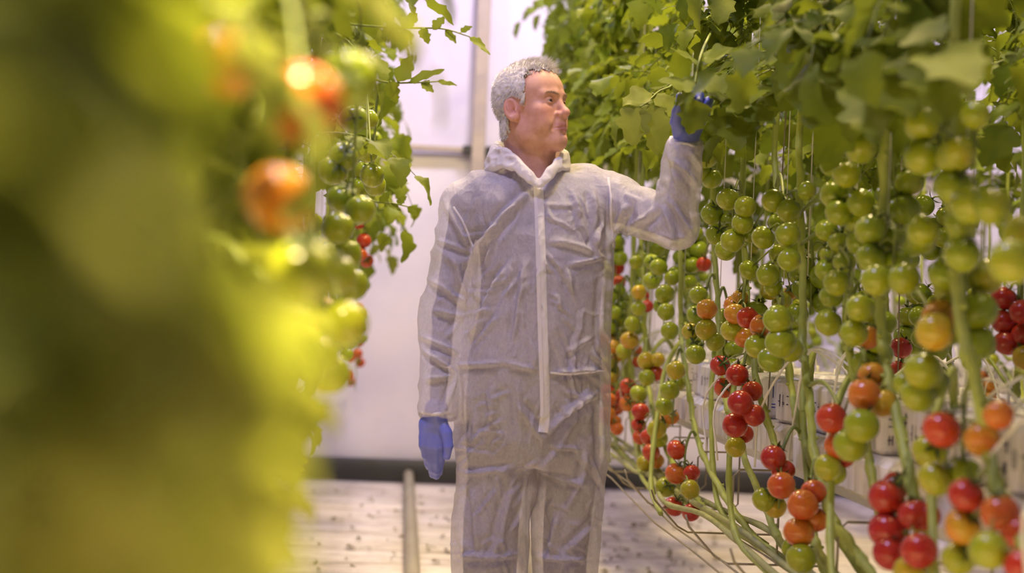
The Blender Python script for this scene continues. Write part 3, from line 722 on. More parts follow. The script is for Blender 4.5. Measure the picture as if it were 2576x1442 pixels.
# old stems lowered along the supports
for k in range(3):
    mb = MB(); x = G1 - 0.34 + 0.045 * k; pts = [(x + rp.uniform(-.03, .03), 1.9 + i * 0.45, ZTOP - 0.45 + rp.uniform(-0.012, 0.03) + 0.012 * k) for i in range(13)]
    pth = spline(pts, 4); mb.tube(pth, [0.0085 + 0.0018 * max(0, math.cos(i * 1.1)) ** 4 for i in range(len(pth))], 7)
    mb.build('lowered_stem', M['old_stem'], pts[0], label='old bare tomato stem lying along the wire supports, %s counted from the aisle' % ORD[k], cat='stem', group='lowered stems under the gutter')

# ------------------------------------------------------------------ the opposite row, close to the camera
def tom_y(x, y, dpx, ripe, r=0.0315):
    Y = FPX * 2 * r / dpx; return (PY(x, y, Y), r, ripe)
LEFT = [
 dict(xy=(720, 1.08), X=-0.14, lab='tomato plant very close by, blurred orange tomatoes hanging at face height',
      tr=[[(762, 262, 205, .66), (705, 500, 180, .55), (880, 200, 150, .05), (560, 160, 190, .55), (760, 680, 170, .16)]], lf=0),
 dict(xy=(800, 1.75), X=-0.15, lab='blurred tomato plant behind the closest one, green tomatoes lit from above',
      tr=[[(868, 815, 118, .14), (800, 790, 100, .55), (845, 690, 105, .14), (800, 900, 110, .16), (770, 720, 100, .2), (830, 940, 105, .16)]], lf=0),
 dict(xy=(835, 2.6), X=-0.16, lab='soft-focus tomato plant with a column of green tomatoes edging the aisle',
      tr=[[(905, 528, 78, .06), (850, 575, 82, .07), (860, 500, 76, .06), (885, 716, 84, .06), (870, 640, 80, .05), (830, 650, 80, .1), (865, 395, 74, .12), (840, 430, 74, .12), (890, 300, 70, .05)]], lf=0),
 dict(xy=(880, 3.6), X=-0.18, lab='tomato plant with four sharp green tomatoes beside the white wall',
      tr=[[(923, 384, 56, .06), (936, 442, 62, .07), (944, 466, 56, .06), (916, 430, 52, .06), (940, 350, 40, .05), (925, 300, 54, .08), (905, 470, 52, .06)]], lf=3),
 dict(xy=(905, 5.4), X=-0.20, lab='tomato plant with a thin truss of orange-red tomatoes hanging past the green ones',
      tr=[[(897, 474, 40, .82), (915, 606, 38, .86), (922, 656, 36, .8), (900, 560, 38, .8), (905, 640, 38, .75)]], lf=8),
 dict(xy=(905, 7.6), X=-0.24, lab='far tomato plant of the opposite row with small red trusses near waist height',
      tr=[[(901, 774, 26, .86), (888, 800, 28, .86), (892, 832, 28, .84), (903, 860, 26, .84), (898, 890, 28, .84), (905, 912, 26, .85), (880, 900, 28, .8), (875, 945, 28, .82), (882, 960, 24, .8)]], lf=10),
]
left_plants = []
for spec in LEFT:
    Y = spec['xy'][1]; X = spec['X']
    pl = empty('tomato_plant', (X - 0.04, Y, 0.7), label=spec['lab'], cat='tomato plant', group='tomato plants in the opposite row')
    vt = vis_top(Y)
    left_plants.append(pl)
    at = make_stem(pl, [Vector((X - 0.06, Y, vt + 0.6)), Vector((X - 0.06, Y, 1.7)), Vector((X - 0.06, Y + 0.02, 1.2)), Vector((X - 0.10, Y + 0.03, 0.95)), Vector((X - 0.25, Y, 0.7)), Vector((X - 0.35, Y - 0.1, 0.55))], 0.0095)
    for tl in spec['tr']:
        toms = [tom_y(*t_) for t_ in tl]
        add_truss(pl, at(max(t_[0].z for t_ in toms) + 0.04), toms)
    canopy(pl, at, 1.55 if Y < 5 else 1.65, vt + 0.35, spec['lf'], 1, spread=1.9, sc=(0.5, 0.7) if Y < 5 else (0.7, 1.0))
for k, (y, n) in enumerate(((4.3, 11), (4.9, 12), (5.9, 12), (6.4, 13), (6.9, 13), (7.3, 13), (8.1, 13), (8.6, 13))):
    generic_plant(-0.36 + rp.uniform(-0.04, 0.04), y, 0.86, 'tomato plant in the opposite row, %s counted towards the end wall' % ORD[k], 'tomato plants in the opposite row',
                  n, [(1.45, 6, .06), (1.15, 6, .3)], 1.62, min(vis_top(y) + 0.3, 3.3), 1, spread=1.7, xlow=-0.26, lean=-0.1)
# leaves crowding the lens on that side
near = empty('tomato_plant', (-0.22, 0.62, 0.7), label='out-of-focus tomato plant filling the near side with yellow-green leaves', cat='tomato plant', group='tomato plants in the opposite row')
at = make_stem(near, [Vector((-0.22, 0.62, 1.9)), Vector((-0.21, 0.63, 1.4)), Vector((-0.24, 0.62, 1.0)), Vector((-0.32, 0.62, 0.7)), Vector((-0.42, 0.55, 0.55))], 0.0095)
def right_edge(py):
    return float(np.interp(py, [0, 300, 650, 900, 1100, 1442], [600, 560, 600, 770, 760, 700]))
EDGE = ([-900, 0, 130, 200, 300, 600, 700, 900, 1100, 1442, 2200], [900, 900, 860, 730, 700, 730, 780, 850, 830, 760, 700])
q = acc = 0
while acc < 200 and q < 12000:
    q += 1; py = -150 + 1750 * ((q * 0.618034) % 1.0); px = float(np.interp(py, *EDGE)) * (((q * 0.754877) % 1.0) ** 0.8) - 30
    Y = 0.25 + 1.3 * max(0.0, min(1.0, px / 800)) ** 1.8 + rp.uniform(0, 0.35) * (0.4 + px / 800)
    if px > 520 and py < 640: Y = max(Y, 1.42 + rp.uniform(0, 0.6))
    sc = rp.uniform(0.5, 0.95) * min(1.0, (Y + 0.1) / 0.55); p = PY(px, py, Y); var = rp.randrange(16)
    yel = float(np.interp(py + 0.25 * px, [300, 700, 1100, 1600], [0.10, 0.45, 0.9, 0.8]))  # yellowing lower leaves; their paler colour also stands in for brightness there
    base = Vector((p.x, p.y - min(0.19 * sc, 0.5 * Y), p.z + 0.03)); yw = PI / 2 + rp.uniform(-0.25, 0.45); pi_ = rp.uniform(-0.4, 0.15); ro = rp.choice((1, 1, -1)) * rp.uniform(0.1, 1.0)
    R3 = np.array((Quaternion((0, 0, 1), yw) @ Quaternion((0, 1, 0), pi_) @ Quaternion((1, 0, 0), ro)).to_matrix())
    P = (LV[var] * sc) @ R3.T + np.array(base)
    if P[:, 1].min() < 0.13: continue
    ux, uy = to_px(P)
    if (ux - np.interp(uy, *EDGE)).max() > 40: continue
    if ((ux > 590) & (uy < 660) & (uy > 110) & (P[:, 1] < 1.3)).any(): continue
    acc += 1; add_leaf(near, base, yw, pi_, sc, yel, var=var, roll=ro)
# leaves a little farther off, behind the blurred orange fruit
EDGE2 = ([-900, 0, 250, 300, 650, 900, 1050, 1442, 2200], [930, 930, 900, 850, 840, 860, 840, 740, 700])
q = acc = 0
while acc < 75 and q < 9000:
    q += 1; py = -120 + 1300 * ((q * 0.618034) % 1.0); px = 540 + (float(np.interp(py, *EDGE2)) - 560) * ((q * 0.754877) % 1.0)
    Y = rp.uniform(1.5, 3.0); sc = rp.uniform(0.5, 0.9); p = PY(px, py, Y); var = rp.randrange(16)
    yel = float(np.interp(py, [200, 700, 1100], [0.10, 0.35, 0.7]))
    base = Vector((p.x, p.y - 0.17 * sc, p.z + 0.04)); yw = PI / 2 + rp.uniform(-0.3, 0.6); pi_ = rp.uniform(-0.4, 0.2); ro = rp.choice((1, 1, -1)) * rp.uniform(0.3, 1.3)
    R3 = np.array((Quaternion((0, 0, 1), yw) @ Quaternion((0, 1, 0), pi_) @ Quaternion((1, 0, 0), ro)).to_matrix())
    P = (LV[var] * sc) @ R3.T + np.array(base); ux, uy = to_px(P)
    if P[:, 1].min() < 1.2 or (ux - np.interp(uy, *EDGE2)).max() > 15: continue
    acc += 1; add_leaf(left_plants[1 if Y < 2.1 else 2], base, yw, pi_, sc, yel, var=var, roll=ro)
for (px, py, Y, sc, yaw) in ((700, -120, 1.25, 0.42, 0.2), (860, -170, 1.7, 0.36, 0.1), (300, -60, 0.9, 0.5, 0.5)):
    add_leaf(near, PY(px, py, Y), yaw, 0.1, sc, 0.5, roll=0.6)
# ------------------------------------------------------------------ the man: distance fields turned into meshes
f32 = np.float32
def sn_mesh(F, xs, ys, zs):
    """surface nets on a rectilinear grid, F < 0 inside; returns verts, quads"""
    s = F < 0
    cnt = np.zeros((F.shape[0] - 1, F.shape[1] - 1, F.shape[2] - 1), np.int8)
    for a in (0, 1):
        for b in (0, 1):
            for c in (0, 1):
                cnt += s[a:a + cnt.shape[0], b:b + cnt.shape[1], c:c + cnt.shape[2]]
    act = (cnt > 0) & (cnt < 8); ids = np.argwhere(act)
    idx = -np.ones(cnt.shape, np.int32); idx[act] = np.arange(len(ids), dtype=np.int32)
    acc = np.zeros((len(ids), 3)); w = np.zeros(len(ids)); I, J, K = ids.T
    for ax in range(3):
        for b in (0, 1):
            for c in (0, 1):
                o = [0, 0, 0]; o[(ax + 1) % 3] = b; o[(ax + 2) % 3] = c; e = list(o); e[ax] = 1
                fa = F[I + o[0], J + o[1], K + o[2]]; fb = F[I + e[0], J + e[1], K + e[2]]
                m = (fa < 0) != (fb < 0); t = np.zeros(len(ids)); t[m] = fa[m] / (fa[m] - fb[m])
                p = np.tile(np.array(o, float), (len(ids), 1)); p[:, ax] = t
                acc[m] += p[m]; w[m] += 1
    u = acc / w[:, None]
    V = np.stack([xs[I] + u[:, 0] * (xs[I + 1] - xs[I]), ys[J] + u[:, 1] * (ys[J + 1] - ys[J]), zs[K] + u[:, 2] * (zs[K + 1] - zs[K])], 1)
    Q = []
    for ax in range(3):
        b, c = (ax + 1) % 3, (ax + 2) % 3
        sl0 = [slice(None)] * 3; sl1 = [slice(None)] * 3; sl0[ax] = slice(0, -1); sl1[ax] = slice(1, None)
        for q in (b, c): sl0[q] = slice(1, -1); sl1[q] = slice(1, -1)
        A = s[tuple(sl0)]; B = s[tuple(sl1)]; ch = np.argwhere(A != B)
        if not len(ch): continue
        inside = A[tuple(ch.T)]
        g = ch.copy(); g[:, b] += 1; g[:, c] += 1
        def cell(db, dc):
            h = g.copy(); h[:, b] -= db; h[:, c] -= dc; return idx[tuple(h.T)]
        q = np.stack([cell(1, 1), cell(0, 1), cell(0, 0), cell(1, 0)], 1)
        q[~inside] = q[~inside][:, ::-1]; Q.append(q)
    return V, np.concatenate(Q)
def smin(a, b, k):
    h = np.clip(0.5 + 0.5 * (b - a) / k, 0, 1); return b * (1 - h) + a * h - k * h * (1 - h)
def smax(a, b, k): return -smin(-a, -b, k)
def sph(p, c, r): return np.sqrt((p[0] - c[0]) ** 2 + (p[1] - c[1]) ** 2 + (p[2] - c[2]) ** 2) - r
def ell(p, c, r):
    x, y, z = (p[0] - c[0]) / r[0], (p[1] - c[1]) / r[1], (p[2] - c[2]) / r[2]
    k0 = np.sqrt(x * x + y * y + z * z); k1 = np.sqrt((x / r[0]) ** 2 + (y / r[1]) ** 2 + (z / r[2]) ** 2) + 1e-9
    return k0 * (k0 - 1) / k1
def cap(p, a, b, ra, rb=None):
    rb = ra if rb is None else rb
    d = [b[i] - a[i] for i in range(3)]; L2 = sum(x * x for x in d) + 1e-12
    t = np.clip(((p[0] - a[0]) * d[0] + (p[1] - a[1]) * d[1] + (p[2] - a[2]) * d[2]) / L2, 0, 1)
    return np.sqrt((p[0] - a[0] - t * d[0]) ** 2 + (p[1] - a[1] - t * d[1]) ** 2 + (p[2] - a[2] - t * d[2]) ** 2) - (ra + (rb - ra) * t)
def loft(p, tz, cx, a, b, cy, e=2.3):
    """stacked superellipses; tables run from low to high z"""
    z = p[2]; CX = np.interp(z, tz, cx); A = np.interp(z, tz, a); B = np.interp(z, tz, b); CY = np.interp(z, tz, cy)
    k = (np.abs((p[0] - CX) / A) ** e + np.abs((p[1] - CY) / B) ** e) ** (1 / e)
    d = (k - 1) * np.minimum(A, B)
    return np.maximum(d, np.maximum(tz[0] - z, z - tz[-1]))
def grid(lo, hi, h):
    ax = [np.arange(lo[i], hi[i] + h, h, dtype=f32) for i in range(3)]
    return ax, np.meshgrid(*ax, indexing='ij', sparse=True)
_lat = np.random.default_rng(3).random((32, 32, 32)).astype(f32)
def vnoise(x, y, z):
    xi, yi, zi = np.floor(x).astype(int), np.floor(y).astype(int), np.floor(z).astype(int)
    fx, fy, fz = x - xi, y - yi, z - zi
    fx, fy, fz = fx * fx * (3 - 2 * fx), fy * fy * (3 - 2 * fy), fz * fz * (3 - 2 * fz); r = 0
    for a in (0, 1):
        for b in (0, 1):
            for c in (0, 1):
                r = r + _lat[(xi + a) % 32, (yi + b) % 32, (zi + c) % 32] * (fx if a else 1 - fx) * (fy if b else 1 - fy) * (fz if c else 1 - fz)
    return r
def vnormals(V, Q):
    n = np.cross(V[Q[:, 2]] - V[Q[:, 0]], V[Q[:, 3]] - V[Q[:, 1]]); N = np.zeros_like(V)
    for k in range(4): np.add.at(N, Q[:, k], n)
    return N / (np.linalg.norm(N, axis=1)[:, None] + 1e-12)
def relax(V, Q, it=1, lam=0.5):
    e = np.concatenate([Q[:, [0, 1]], Q[:, [1, 2]], Q[:, [2, 3]], Q[:, [3, 0]]])
    for _ in range(it):
        A = np.zeros_like(V); c = np.zeros(len(V))
        np.add.at(A, e[:, 0], V[e[:, 1]]); np.add.at(c, e[:, 0], 1); np.add.at(A, e[:, 1], V[e[:, 0]]); np.add.at(c, e[:, 1], 1)
        V = V * (1 - lam) + lam * A / c[:, None]
    return V
def np_mesh(name, V, Q, mats):
    me = bpy.data.meshes.new(name); me.vertices.add(len(V)); me.vertices.foreach_set('co', V.astype(f32).ravel())
    me.loops.add(Q.size); me.loops.foreach_set('vertex_index', Q.astype(np.int32).ravel())
    me.polygons.add(len(Q)); me.polygons.foreach_set('loop_start', np.arange(0, Q.size, 4, dtype=np.int32))
    me.polygons.foreach_set('loop_total', np.full(len(Q), 4, np.int32)); me.update(calc_edges=True); me.validate()
    for m in (mats if isinstance(mats, list) else [mats]): me.materials.append(m)
    me.polygons.foreach_set('use_smooth', [True] * len(me.polygons)); return me

YB = 3.72
PB = PY(1340, 1000, YB); PB.z = 0.0
person = empty('person', PB, label='man in a pale see-through coverall and blue gloves reaching into the tomato leaves', cat='person')
def pp(px, py, Y=YB): return tuple(PY(px, py, Y))
# --- pose
sh_r, el_r, wr_r = pp(1172, 522, 3.73), pp(1116, 790, 3.73), pp(1098, 1052, 3.66)      # hanging arm
sh_l, el_l, wr_l = pp(1526, 505, 3.72), pp(1698, 566, 3.56), pp(1724, 352, 3.49)       # raised arm
HC = pp(1337, 271, 3.70)                                                            # middle of the head, eye level
yaw, pit, til = math.radians(49), math.radians(8), math.radians(-1)
hf = Vector((math.sin(yaw) * math.cos(pit), -math.cos(yaw) * math.cos(pit), math.sin(pit)))
hr = Vector((-math.cos(yaw), -math.sin(yaw), 0)); hr = (hr + Vector((0, 0, til))).normalized(); hf = (hf - hr * hf.dot(hr)).normalized(); hu = hr.cross(hf)
HS = 0.975
def to_head(p):
    d = [p[i] - HC[i] for i in range(3)]
    return [(d[0] * ax.x + d[1] * ax.y + d[2] * ax.z) / HS for ax in (hr, hf, hu)]
def hw(x, y, z): return Vector(HC) + (hr * x + hf * y + hu * z) * HS
def head_sdf(q):
    x, y, z = q; ax_ = np.abs(x); m = [ax_, y, z]            # mirrored
    d = ell(q, (0, -0.012, 0.034), (0.0755, 0.0985, 0.083))
    d = smin(d, ell(q, (0, 0.034, 0.034), (0.062, 0.056, 0.058)), 0.03)
    d = smin(d, ell(q, (0, 0.030, -0.032), (0.060, 0.060, 0.070)), 0.03)
    d = smin(d, ell(q, (0, 0.030, -0.078), (0.052, 0.056, 0.036)), 0.028)
    d = smin(d, sph(m, (0.046, 0.002, -0.066), 0.022), 0.03)            # jaw angle
    d = smin(d, ell(q, (0, 0.078, -0.106), (0.027, 0.021, 0.019)), 0.022)  # chin
    d = smin(d, cap(m, (0.0, 0.074, -0.114), (0.046, 0.012, -0.090), 0.017), 0.022)  # jaw line
    d = smin(d, ell(m, (0.043, 0.056, -0.026), (0.023, 0.024, 0.020)), 0.022)  # cheekbone
    d = smin(d, ell(m, (0.038, 0.056, -0.058), (0.022, 0.024, 0.024)), 0.022)  # cheek
    d = smin(d, cap(m, (0.012, 0.0885, 0.0185), (0.042, 0.073, 0.0165), 0.0105), 0.013)  # brow
    d = smax(d, -ell(m, (0.032, 0.096, 0.000), (0.019, 0.018, 0.013)), 0.012)   # socket
    d = smin(d, cap(q, (0, 0.084, 0.012), (0, 0.106, -0.030), 0.0075, 0.0105), 0.012)  # bridge
    d = smin(d, ell(q, (0, 0.108, -0.035), (0.0125, 0.0135, 0.0115)), 0.008)
    d = smin(d, ell(m, (0.0135, 0.094, -0.039), (0.0085, 0.012, 0.0085)), 0.007)
    d = smax(d, -ell(m, (0.0065, 0.102, -0.049), (0.0038, 0.006, 0.005)), 0.003)
    d = smin(d, cap(q, (0, 0.086, -0.058), (0, 0.084, -0.085), 0.016), 0.02)        # mouth mound
    d = smin(d, cap(m, (0.0, 0.1005, -0.0655), (0.025, 0.084, -0.0725), 0.0052, 0.0030), 0.006)
    d = smin(d, cap(m, (0.0, 0.0985, -0.0785), (0.023, 0.084, -0.0745), 0.0062, 0.0030), 0.006)
    d = smax(d, -cap(m, (0.0, 0.1065, -0.0720), (0.0275, 0.0865, -0.0748), 0.0017, 0.0012), 0.0022)
    d = smax(d, -cap(m, (0.019, 0.095, -0.043), (0.031, 0.086, -0.076), 0.0022), 0.009)   # crease beside the mouth
    d = smax(d, -cap(q, (-0.010, 0.101, -0.089), (0.010, 0.101, -0.089), 0.004), 0.012)
    # eyelids
    lid = sph(m, (0.031, 0.0755, 0.000), 0.0142)
    lid = smax(lid, -ell([m[0], m[1], m[2]], (0.0315, 0.0905, -0.0012), (0.0130, 0.012, 0.0027)), 0.0010)
    d = smin(d, lid, 0.004)
    d = smax(d, -cap(m, (0.022, 0.092, 0.0085), (0.042, 0.083, 0.0075), 0.0012), 0.003)
    d = smax(d, -cap(m, (0.022, 0.091, -0.0125), (0.038, 0.086, -0.0125), 0.0010), 0.005)
    # ears
    ce = (0.0775, -0.012, -0.012); c_, s_ = math.cos(0.22), math.sin(0.22)
    ex = m[0] - ce[0]; ey = (m[1] - ce[1]) * c_ + (m[2] - ce[2]) * s_; ez = -(m[1] - ce[1]) * s_ + (m[2] - ce[2]) * c_
    ex = ex + 0.35 * ey
    e = [ex, ey, ez]
    er = ell(e, (0, 0, 0), (0.0095, 0.0195, 0.0330))
    er = smin(er, ell(e, (0.0, 0.004, -0.024), (0.007, 0.010, 0.011)), 0.008)
    er = smax(er, -ell(e, (0.0105, 0.0020, 0.003), (0.0100, 0.0145, 0.0255)), 0.003)
    er = smin(er, ell(e, (0.0020, -0.0045, 0.004), (0.006, 0.0032, 0.019)), 0.004)
    er = smax(er, -ell(e, (0.008, 0.0055, -0.005), (0.013, 0.0065, 0.010)), 0.002)
    er = smin(er, ell(e, (0.001, 0.0135, -0.008), (0.006, 0.0035, 0.006)), 0.004)
    d = smin(d, er, 0.006)
    return d
NB = pp(1345, 452, 3.745)                                      # base of the neck
def neck_sdf(p):
    a = hw(0, -0.028, -0.050); b = Vector(NB) + Vector((0, 0, -0.03))
    d = cap(p, a, b, 0.060, 0.066)
    c = hw(0, 0.022, -0.098); e = Vector(NB) + Vector((0.0, -0.035, -0.02)); d = smin(d, cap(p, c, e, 0.026, 0.040), 0.05)
    f = hw(-0.062, -0.03, -0.055); g = Vector(NB) + Vector((0.0, -0.070, -0.02))
    return smin(d, cap(p, f, g, 0.010, 0.012), 0.03)
# body outline tables (pixel rows -> world)
def row(py, xl, xr, b, cy=YB):
    L = PY(xl, py, YB); R = PY(xr, py, YB); return ((L.z + R.z) / 2, (L.x + R.x) / 2, (R.x - L.x) / 2, b, cy)
TORSO = [row(1165, 1165, 1520, .125), row(1100, 1146, 1532, .145), row(1000, 1144, 1535, .158), row(900, 1154, 1536, .160), row(800, 1172, 1538, .162), row(700, 1184, 1541, .156), row(600, 1182, 1546, .146),
         row(520, 1176, 1540, .128), row(475, 1190, 1525, .105), row(445, 1235, 1490, .085), row(425, 1290, 1430, .072)]
def table(rows, shrink=0.0):
    r = np.array(sorted(rows), dtype=float).T
    return r[0], r[1], np.maximum(r[2] - shrink, .03), np.maximum(r[3] - shrink, .03), r[4]
LEG_R = [row(1100, 1150, 1348, .12), row(1200, 1150, 1345, .115), row(1300, 1140, 1332, .110), row(1400, 1136, 1328, .105), row(1600, 1150, 1315, .10), row(1830, 1165, 1305, .095)]
LEG_L = [row(1100, 1348, 1532, .12), row(1200, 1350, 1527, .115), row(1300, 1344, 1516, .110, YB + .02), row(1400, 1342, 1506, .105, YB + .03), row(1600, 1350, 1500, .10, YB + .06), row(1830, 1365, 1495, .095, YB + .08)]
def suit_sdf(p, sh=0.0, arms=True, legs=True):
    tz, cx, a, b, cy = table(TORSO, sh); d = loft(p, tz, cx, a, b, cy)
    if legs:
        for LG in (LEG_R, LEG_L):
            tz, cx, a, b, cy = table(LG, sh); d = smin(d, loft(p, tz, cx, a, b, cy, 2.1), 0.02)
    k = 0.035
    d = smin(d, cap(p, pp(1215, 478, 3.73), sh_r, 0.055 - sh * .8, 0.066 - sh), k); d = smin(d, cap(p, pp(1470, 468, 3.73), sh_l, 0.058 - sh * .8, 0.074 - sh), k)
    if arms:
        for (s_, e_, w_, r0, r1, r2) in ((sh_r, el_r, wr_r, 0.062, 0.060, 0.047), (sh_l, el_l, wr_l, 0.072, 0.060, 0.041)):
            arm = smin(cap(p, s_, e_, r0 - sh, r1 - sh), cap(p, e_, w_, r1 - sh, r2 - sh), 0.02)
            d = smin(d, arm, 0.022)
    return d
# --- body (skin): head, neck, trunk, limbs in one surface, finer at the head
h0 = 0.0021
def axis(lo, hi, f0, f1, hc):
    a = np.arange(f0, f1, h0); l = np.arange(f0 - hc, lo - hc, -hc)[::-1]; r = np.arange(f1, hi + hc, hc)
    return np.concatenate([l, a, r])
hx, hy, hz = HC
axs = [axis(hx - 0.42, hx + 0.52, hx - 0.145, hx + 0.145, 0.014), axis(YB - 0.32, YB + 0.18, hy - 0.15, hy + 0.15, 0.014), axis(0.02, hz + 0.17, hz - 0.25, hz + 0.145, 0.016)]
G = [a.astype(f32) for a in np.meshgrid(*axs, indexing='ij', sparse=True)]
# bare trunk and limbs kept well inside the clothes
F = np.broadcast_to(suit_sdf(G, 0.055), tuple(len(a) for a in axs)).astype(f32).copy()
zi = np.searchsorted(axs[2], hz - 0.27); xi0 = np.searchsorted(axs[0], hx - 0.16); xi1 = np.searchsorted(axs[0], hx + 0.16)
S = (slice(xi0, xi1), slice(None), slice(zi, None)); GS = [G[0][xi0:xi1], G[1], G[2][:, :, zi:]]
hd = smin(head_sdf(to_head(GS)), neck_sdf(GS), 0.022)
F[S] = smin(F[S], hd, 0.03)
Vb, Qb = sn_mesh(F, *axs); Vb = relax(Vb, Qb, 1, 0.35)
qh = np.stack(to_head([Vb[:, 0], Vb[:, 1], Vb[:, 2]]), 1); Nb = vnormals(Vb, Qb)
# colour attribute: lips, cheeks, nose and ears redder
def blob(c, r, mir=True):
    x = np.abs(qh[:, 0]) if mir else qh[:, 0]
    return np.exp(-(((x - c[0]) / r[0]) ** 2 + ((qh[:, 1] - c[1]) / r[1]) ** 2 + ((qh[:, 2] - c[2]) / r[2]) ** 2))
lipm = np.clip(1.6 * np.maximum(blob((0.006, 0.10, -0.0665), (0.016, 0.02, 0.0045)), blob((0.006, 0.10, -0.0775), (0.014, 0.02, 0.0050))), 0, 1)
redm = np.clip(blob((0.045, 0.075, -0.03), (0.022, 0.03, 0.02)) * .7 + blob((0, 0.11, -0.036), (0.018, 0.02, 0.014)) * .6 + blob((0.08, -0.012, -0.015), (0.018, 0.03, 0.04)) * .7, 0, 1)
body_me = np_mesh('body', Vb - np.array(PB), Qb, [])
ca = body_me.color_attributes.new('tint', 'FLOAT_COLOR', 'POINT')
cc = np.zeros((len(Vb), 4), f32); cc[:, 0] = lipm; cc[:, 1] = redm; cc[:, 3] = 1; ca.data.foreach_set('color', cc.ravel())
t = NT('skin'); at_ = t.n('ShaderNodeAttribute'); at_.attribute_name = 'tint'; sp = t.n('ShaderNodeSeparateColor'); t.l(at_.outputs['Color'], sp.inputs[0])
n = t.noise(t.coord(), 45, 4); c = t.ramp(n, [(0.3, (0.56, 0.29, 0.20)), (0.7, (0.66, 0.37, 0.27))])
c = t.mix(t.math('MULTIPLY', sp.outputs[1], 0.6), c, (0.62, 0.22, 0.18)); c = t.mix(t.math('MULTIPLY', sp.outputs[0], 0.75), c, (0.42, 0.15, 0.13))
t.base(c).set(Roughness=0.48, Specular_IOR_Level=0.35, Subsurface_Weight=0.0)
t.bump(t.noise(t.coord(), 260, 3), 0.18, 0.002); M['skin'] = t.m
body_me.materials.append(M['skin'])
body = link('body', body_me, PB, person, label='reddish tanned skin of the face and neck')
# --- eyes
t = NT('eye'); co = t.coord(); sx = t.n('ShaderNodeSeparateXYZ'); t.l(co, sx.inputs[0])
rr = t.math('SQRT', t.math('ADD', t.math('MULTIPLY', sx.outputs[0], sx.outputs[0]), t.math('MULTIPLY', sx.outputs[1], sx.outputs[1])))
fr = t.math('GREATER_THAN', sx.outputs[2], 0.0)
c = t.ramp(t.math('MULTIPLY', rr, 100.0), [(0.24, (0.005, 0.005, 0.005)), (0.28, (0.05, 0.045, 0.04)), (0.60, (0.06, 0.05, 0.045)), (0.66, (0.46, 0.40, 0.38))])
t.base(t.mix(fr, (0.6, 0.5, 0.48), c)).set(Roughness=0.08, Specular_IOR_Level=0.5); M['eye'] = t.m
eb = MB(); nu, nv = 24, 16; vs = []; fs = []
for j in range(nv + 1):
    th = PI * j / nv
    for i in range(nu):
        ph = 2 * PI * i / nu; R0 = 0.0122 * (1 + 0.05 * max(0, 1 - th / 0.55))
        vs.append((R0 * math.sin(th) * math.cos(ph), R0 * math.sin(th) * math.sin(ph), R0 * math.cos(th)))
for j in range(nv):
    for i in range(nu): fs.append((j * nu + i, (j + 1) * nu + i, (j + 1) * nu + (i + 1) % nu, j * nu + (i + 1) % nu))
eb.add(vs, fs); eye_me = eb.mesh('eye', M['eye'])
for sx_ in (-1, 1):
    o = link('eye', eye_me, hw(sx_ * 0.031, 0.0755, 0.0), person)
    gz = (hf * 1.0 - hr * 0.02 + hu * 0.03).normalized(); o.rotation_euler = Vector((0, 0, 1)).rotation_difference(gz).to_euler()
# --- hair: a cap that follows the skull and short strands on it
hl = np.array([(-0.110, -0.075), (-0.060, -0.085), (-0.034, -0.062), (-0.030, 0.018), (-0.008, 0.026), (0.016, 0.010), (0.020, -0.012), (0.030, -0.008), (0.038, 0.030), (0.030, 0.058), (0.038, 0.078), (0.062, 0.084), (0.12, 0.082)])
jt = vnoise(qh[:, 0] * 140 + 7, qh[:, 1] * 140, qh[:, 2] * 140) - 0.5; jt2 = vnoise(qh[:, 0] * 260, qh[:, 1] * 260 + 5, qh[:, 2] * 260) - 0.5
zline = np.interp(qh[:, 1] + 0.012 * jt + 0.006 * jt2, hl[:, 0], hl[:, 1]) + 0.010 * jt2 + 0.006 * jt
def in_hair(y, z, x):
    zl = np.interp(y, hl[:, 0], hl[:, 1]); return z > zl
hm = (qh[:, 2] > zline + 0.004 * np.sin(qh[:, 0] * 300)) & (np.abs(qh[:, 0]) < 0.0815) & (qh[:, 2] > -0.10) & (qh[:, 1] < 0.084)
fm = hm[Qb].all(axis=1); used = np.unique(Qb[fm]); re = -np.ones(len(Vb), int); re[used] = np.arange(len(used))
thick = np.clip((qh[used, 2] - 0.03) / 0.07, 0, 1) * 0.007 + 0.0035
edge_d = np.clip((qh[used, 2] - zline[used]) / 0.02, 0, 1); thick = thick * (0.06 + 0.94 * edge_d) + 0.0007
hairV = Vb[used] + Nb[used] * (thick + 0.0035 * edge_d * (vnoise(qh[used, 0] * 160, qh[used, 1] * 90, qh[used, 2] * 160) - .4))[:, None]
t = NT('hair'); n = t.noise(t.coord('Object', (1, 1, 1)), 90, 3); t.base(t.ramp(n, [(0.3, (0.52, 0.50, 0.50)), (0.55, (0.72, 0.69, 0.66)), (0.8, (0.88, 0.84, 0.76))])).set(Roughness=0.5, Specular_IOR_Level=0.4); M['hair'] = t.m
hair_me = np_mesh('hair', hairV - np.array(PB), re[Qb[fm]], M['hair']); hair = link('hair', hair_me, PB, person, label='short grey hair, whiter and spiky on top')
rh = np.random.default_rng(9)
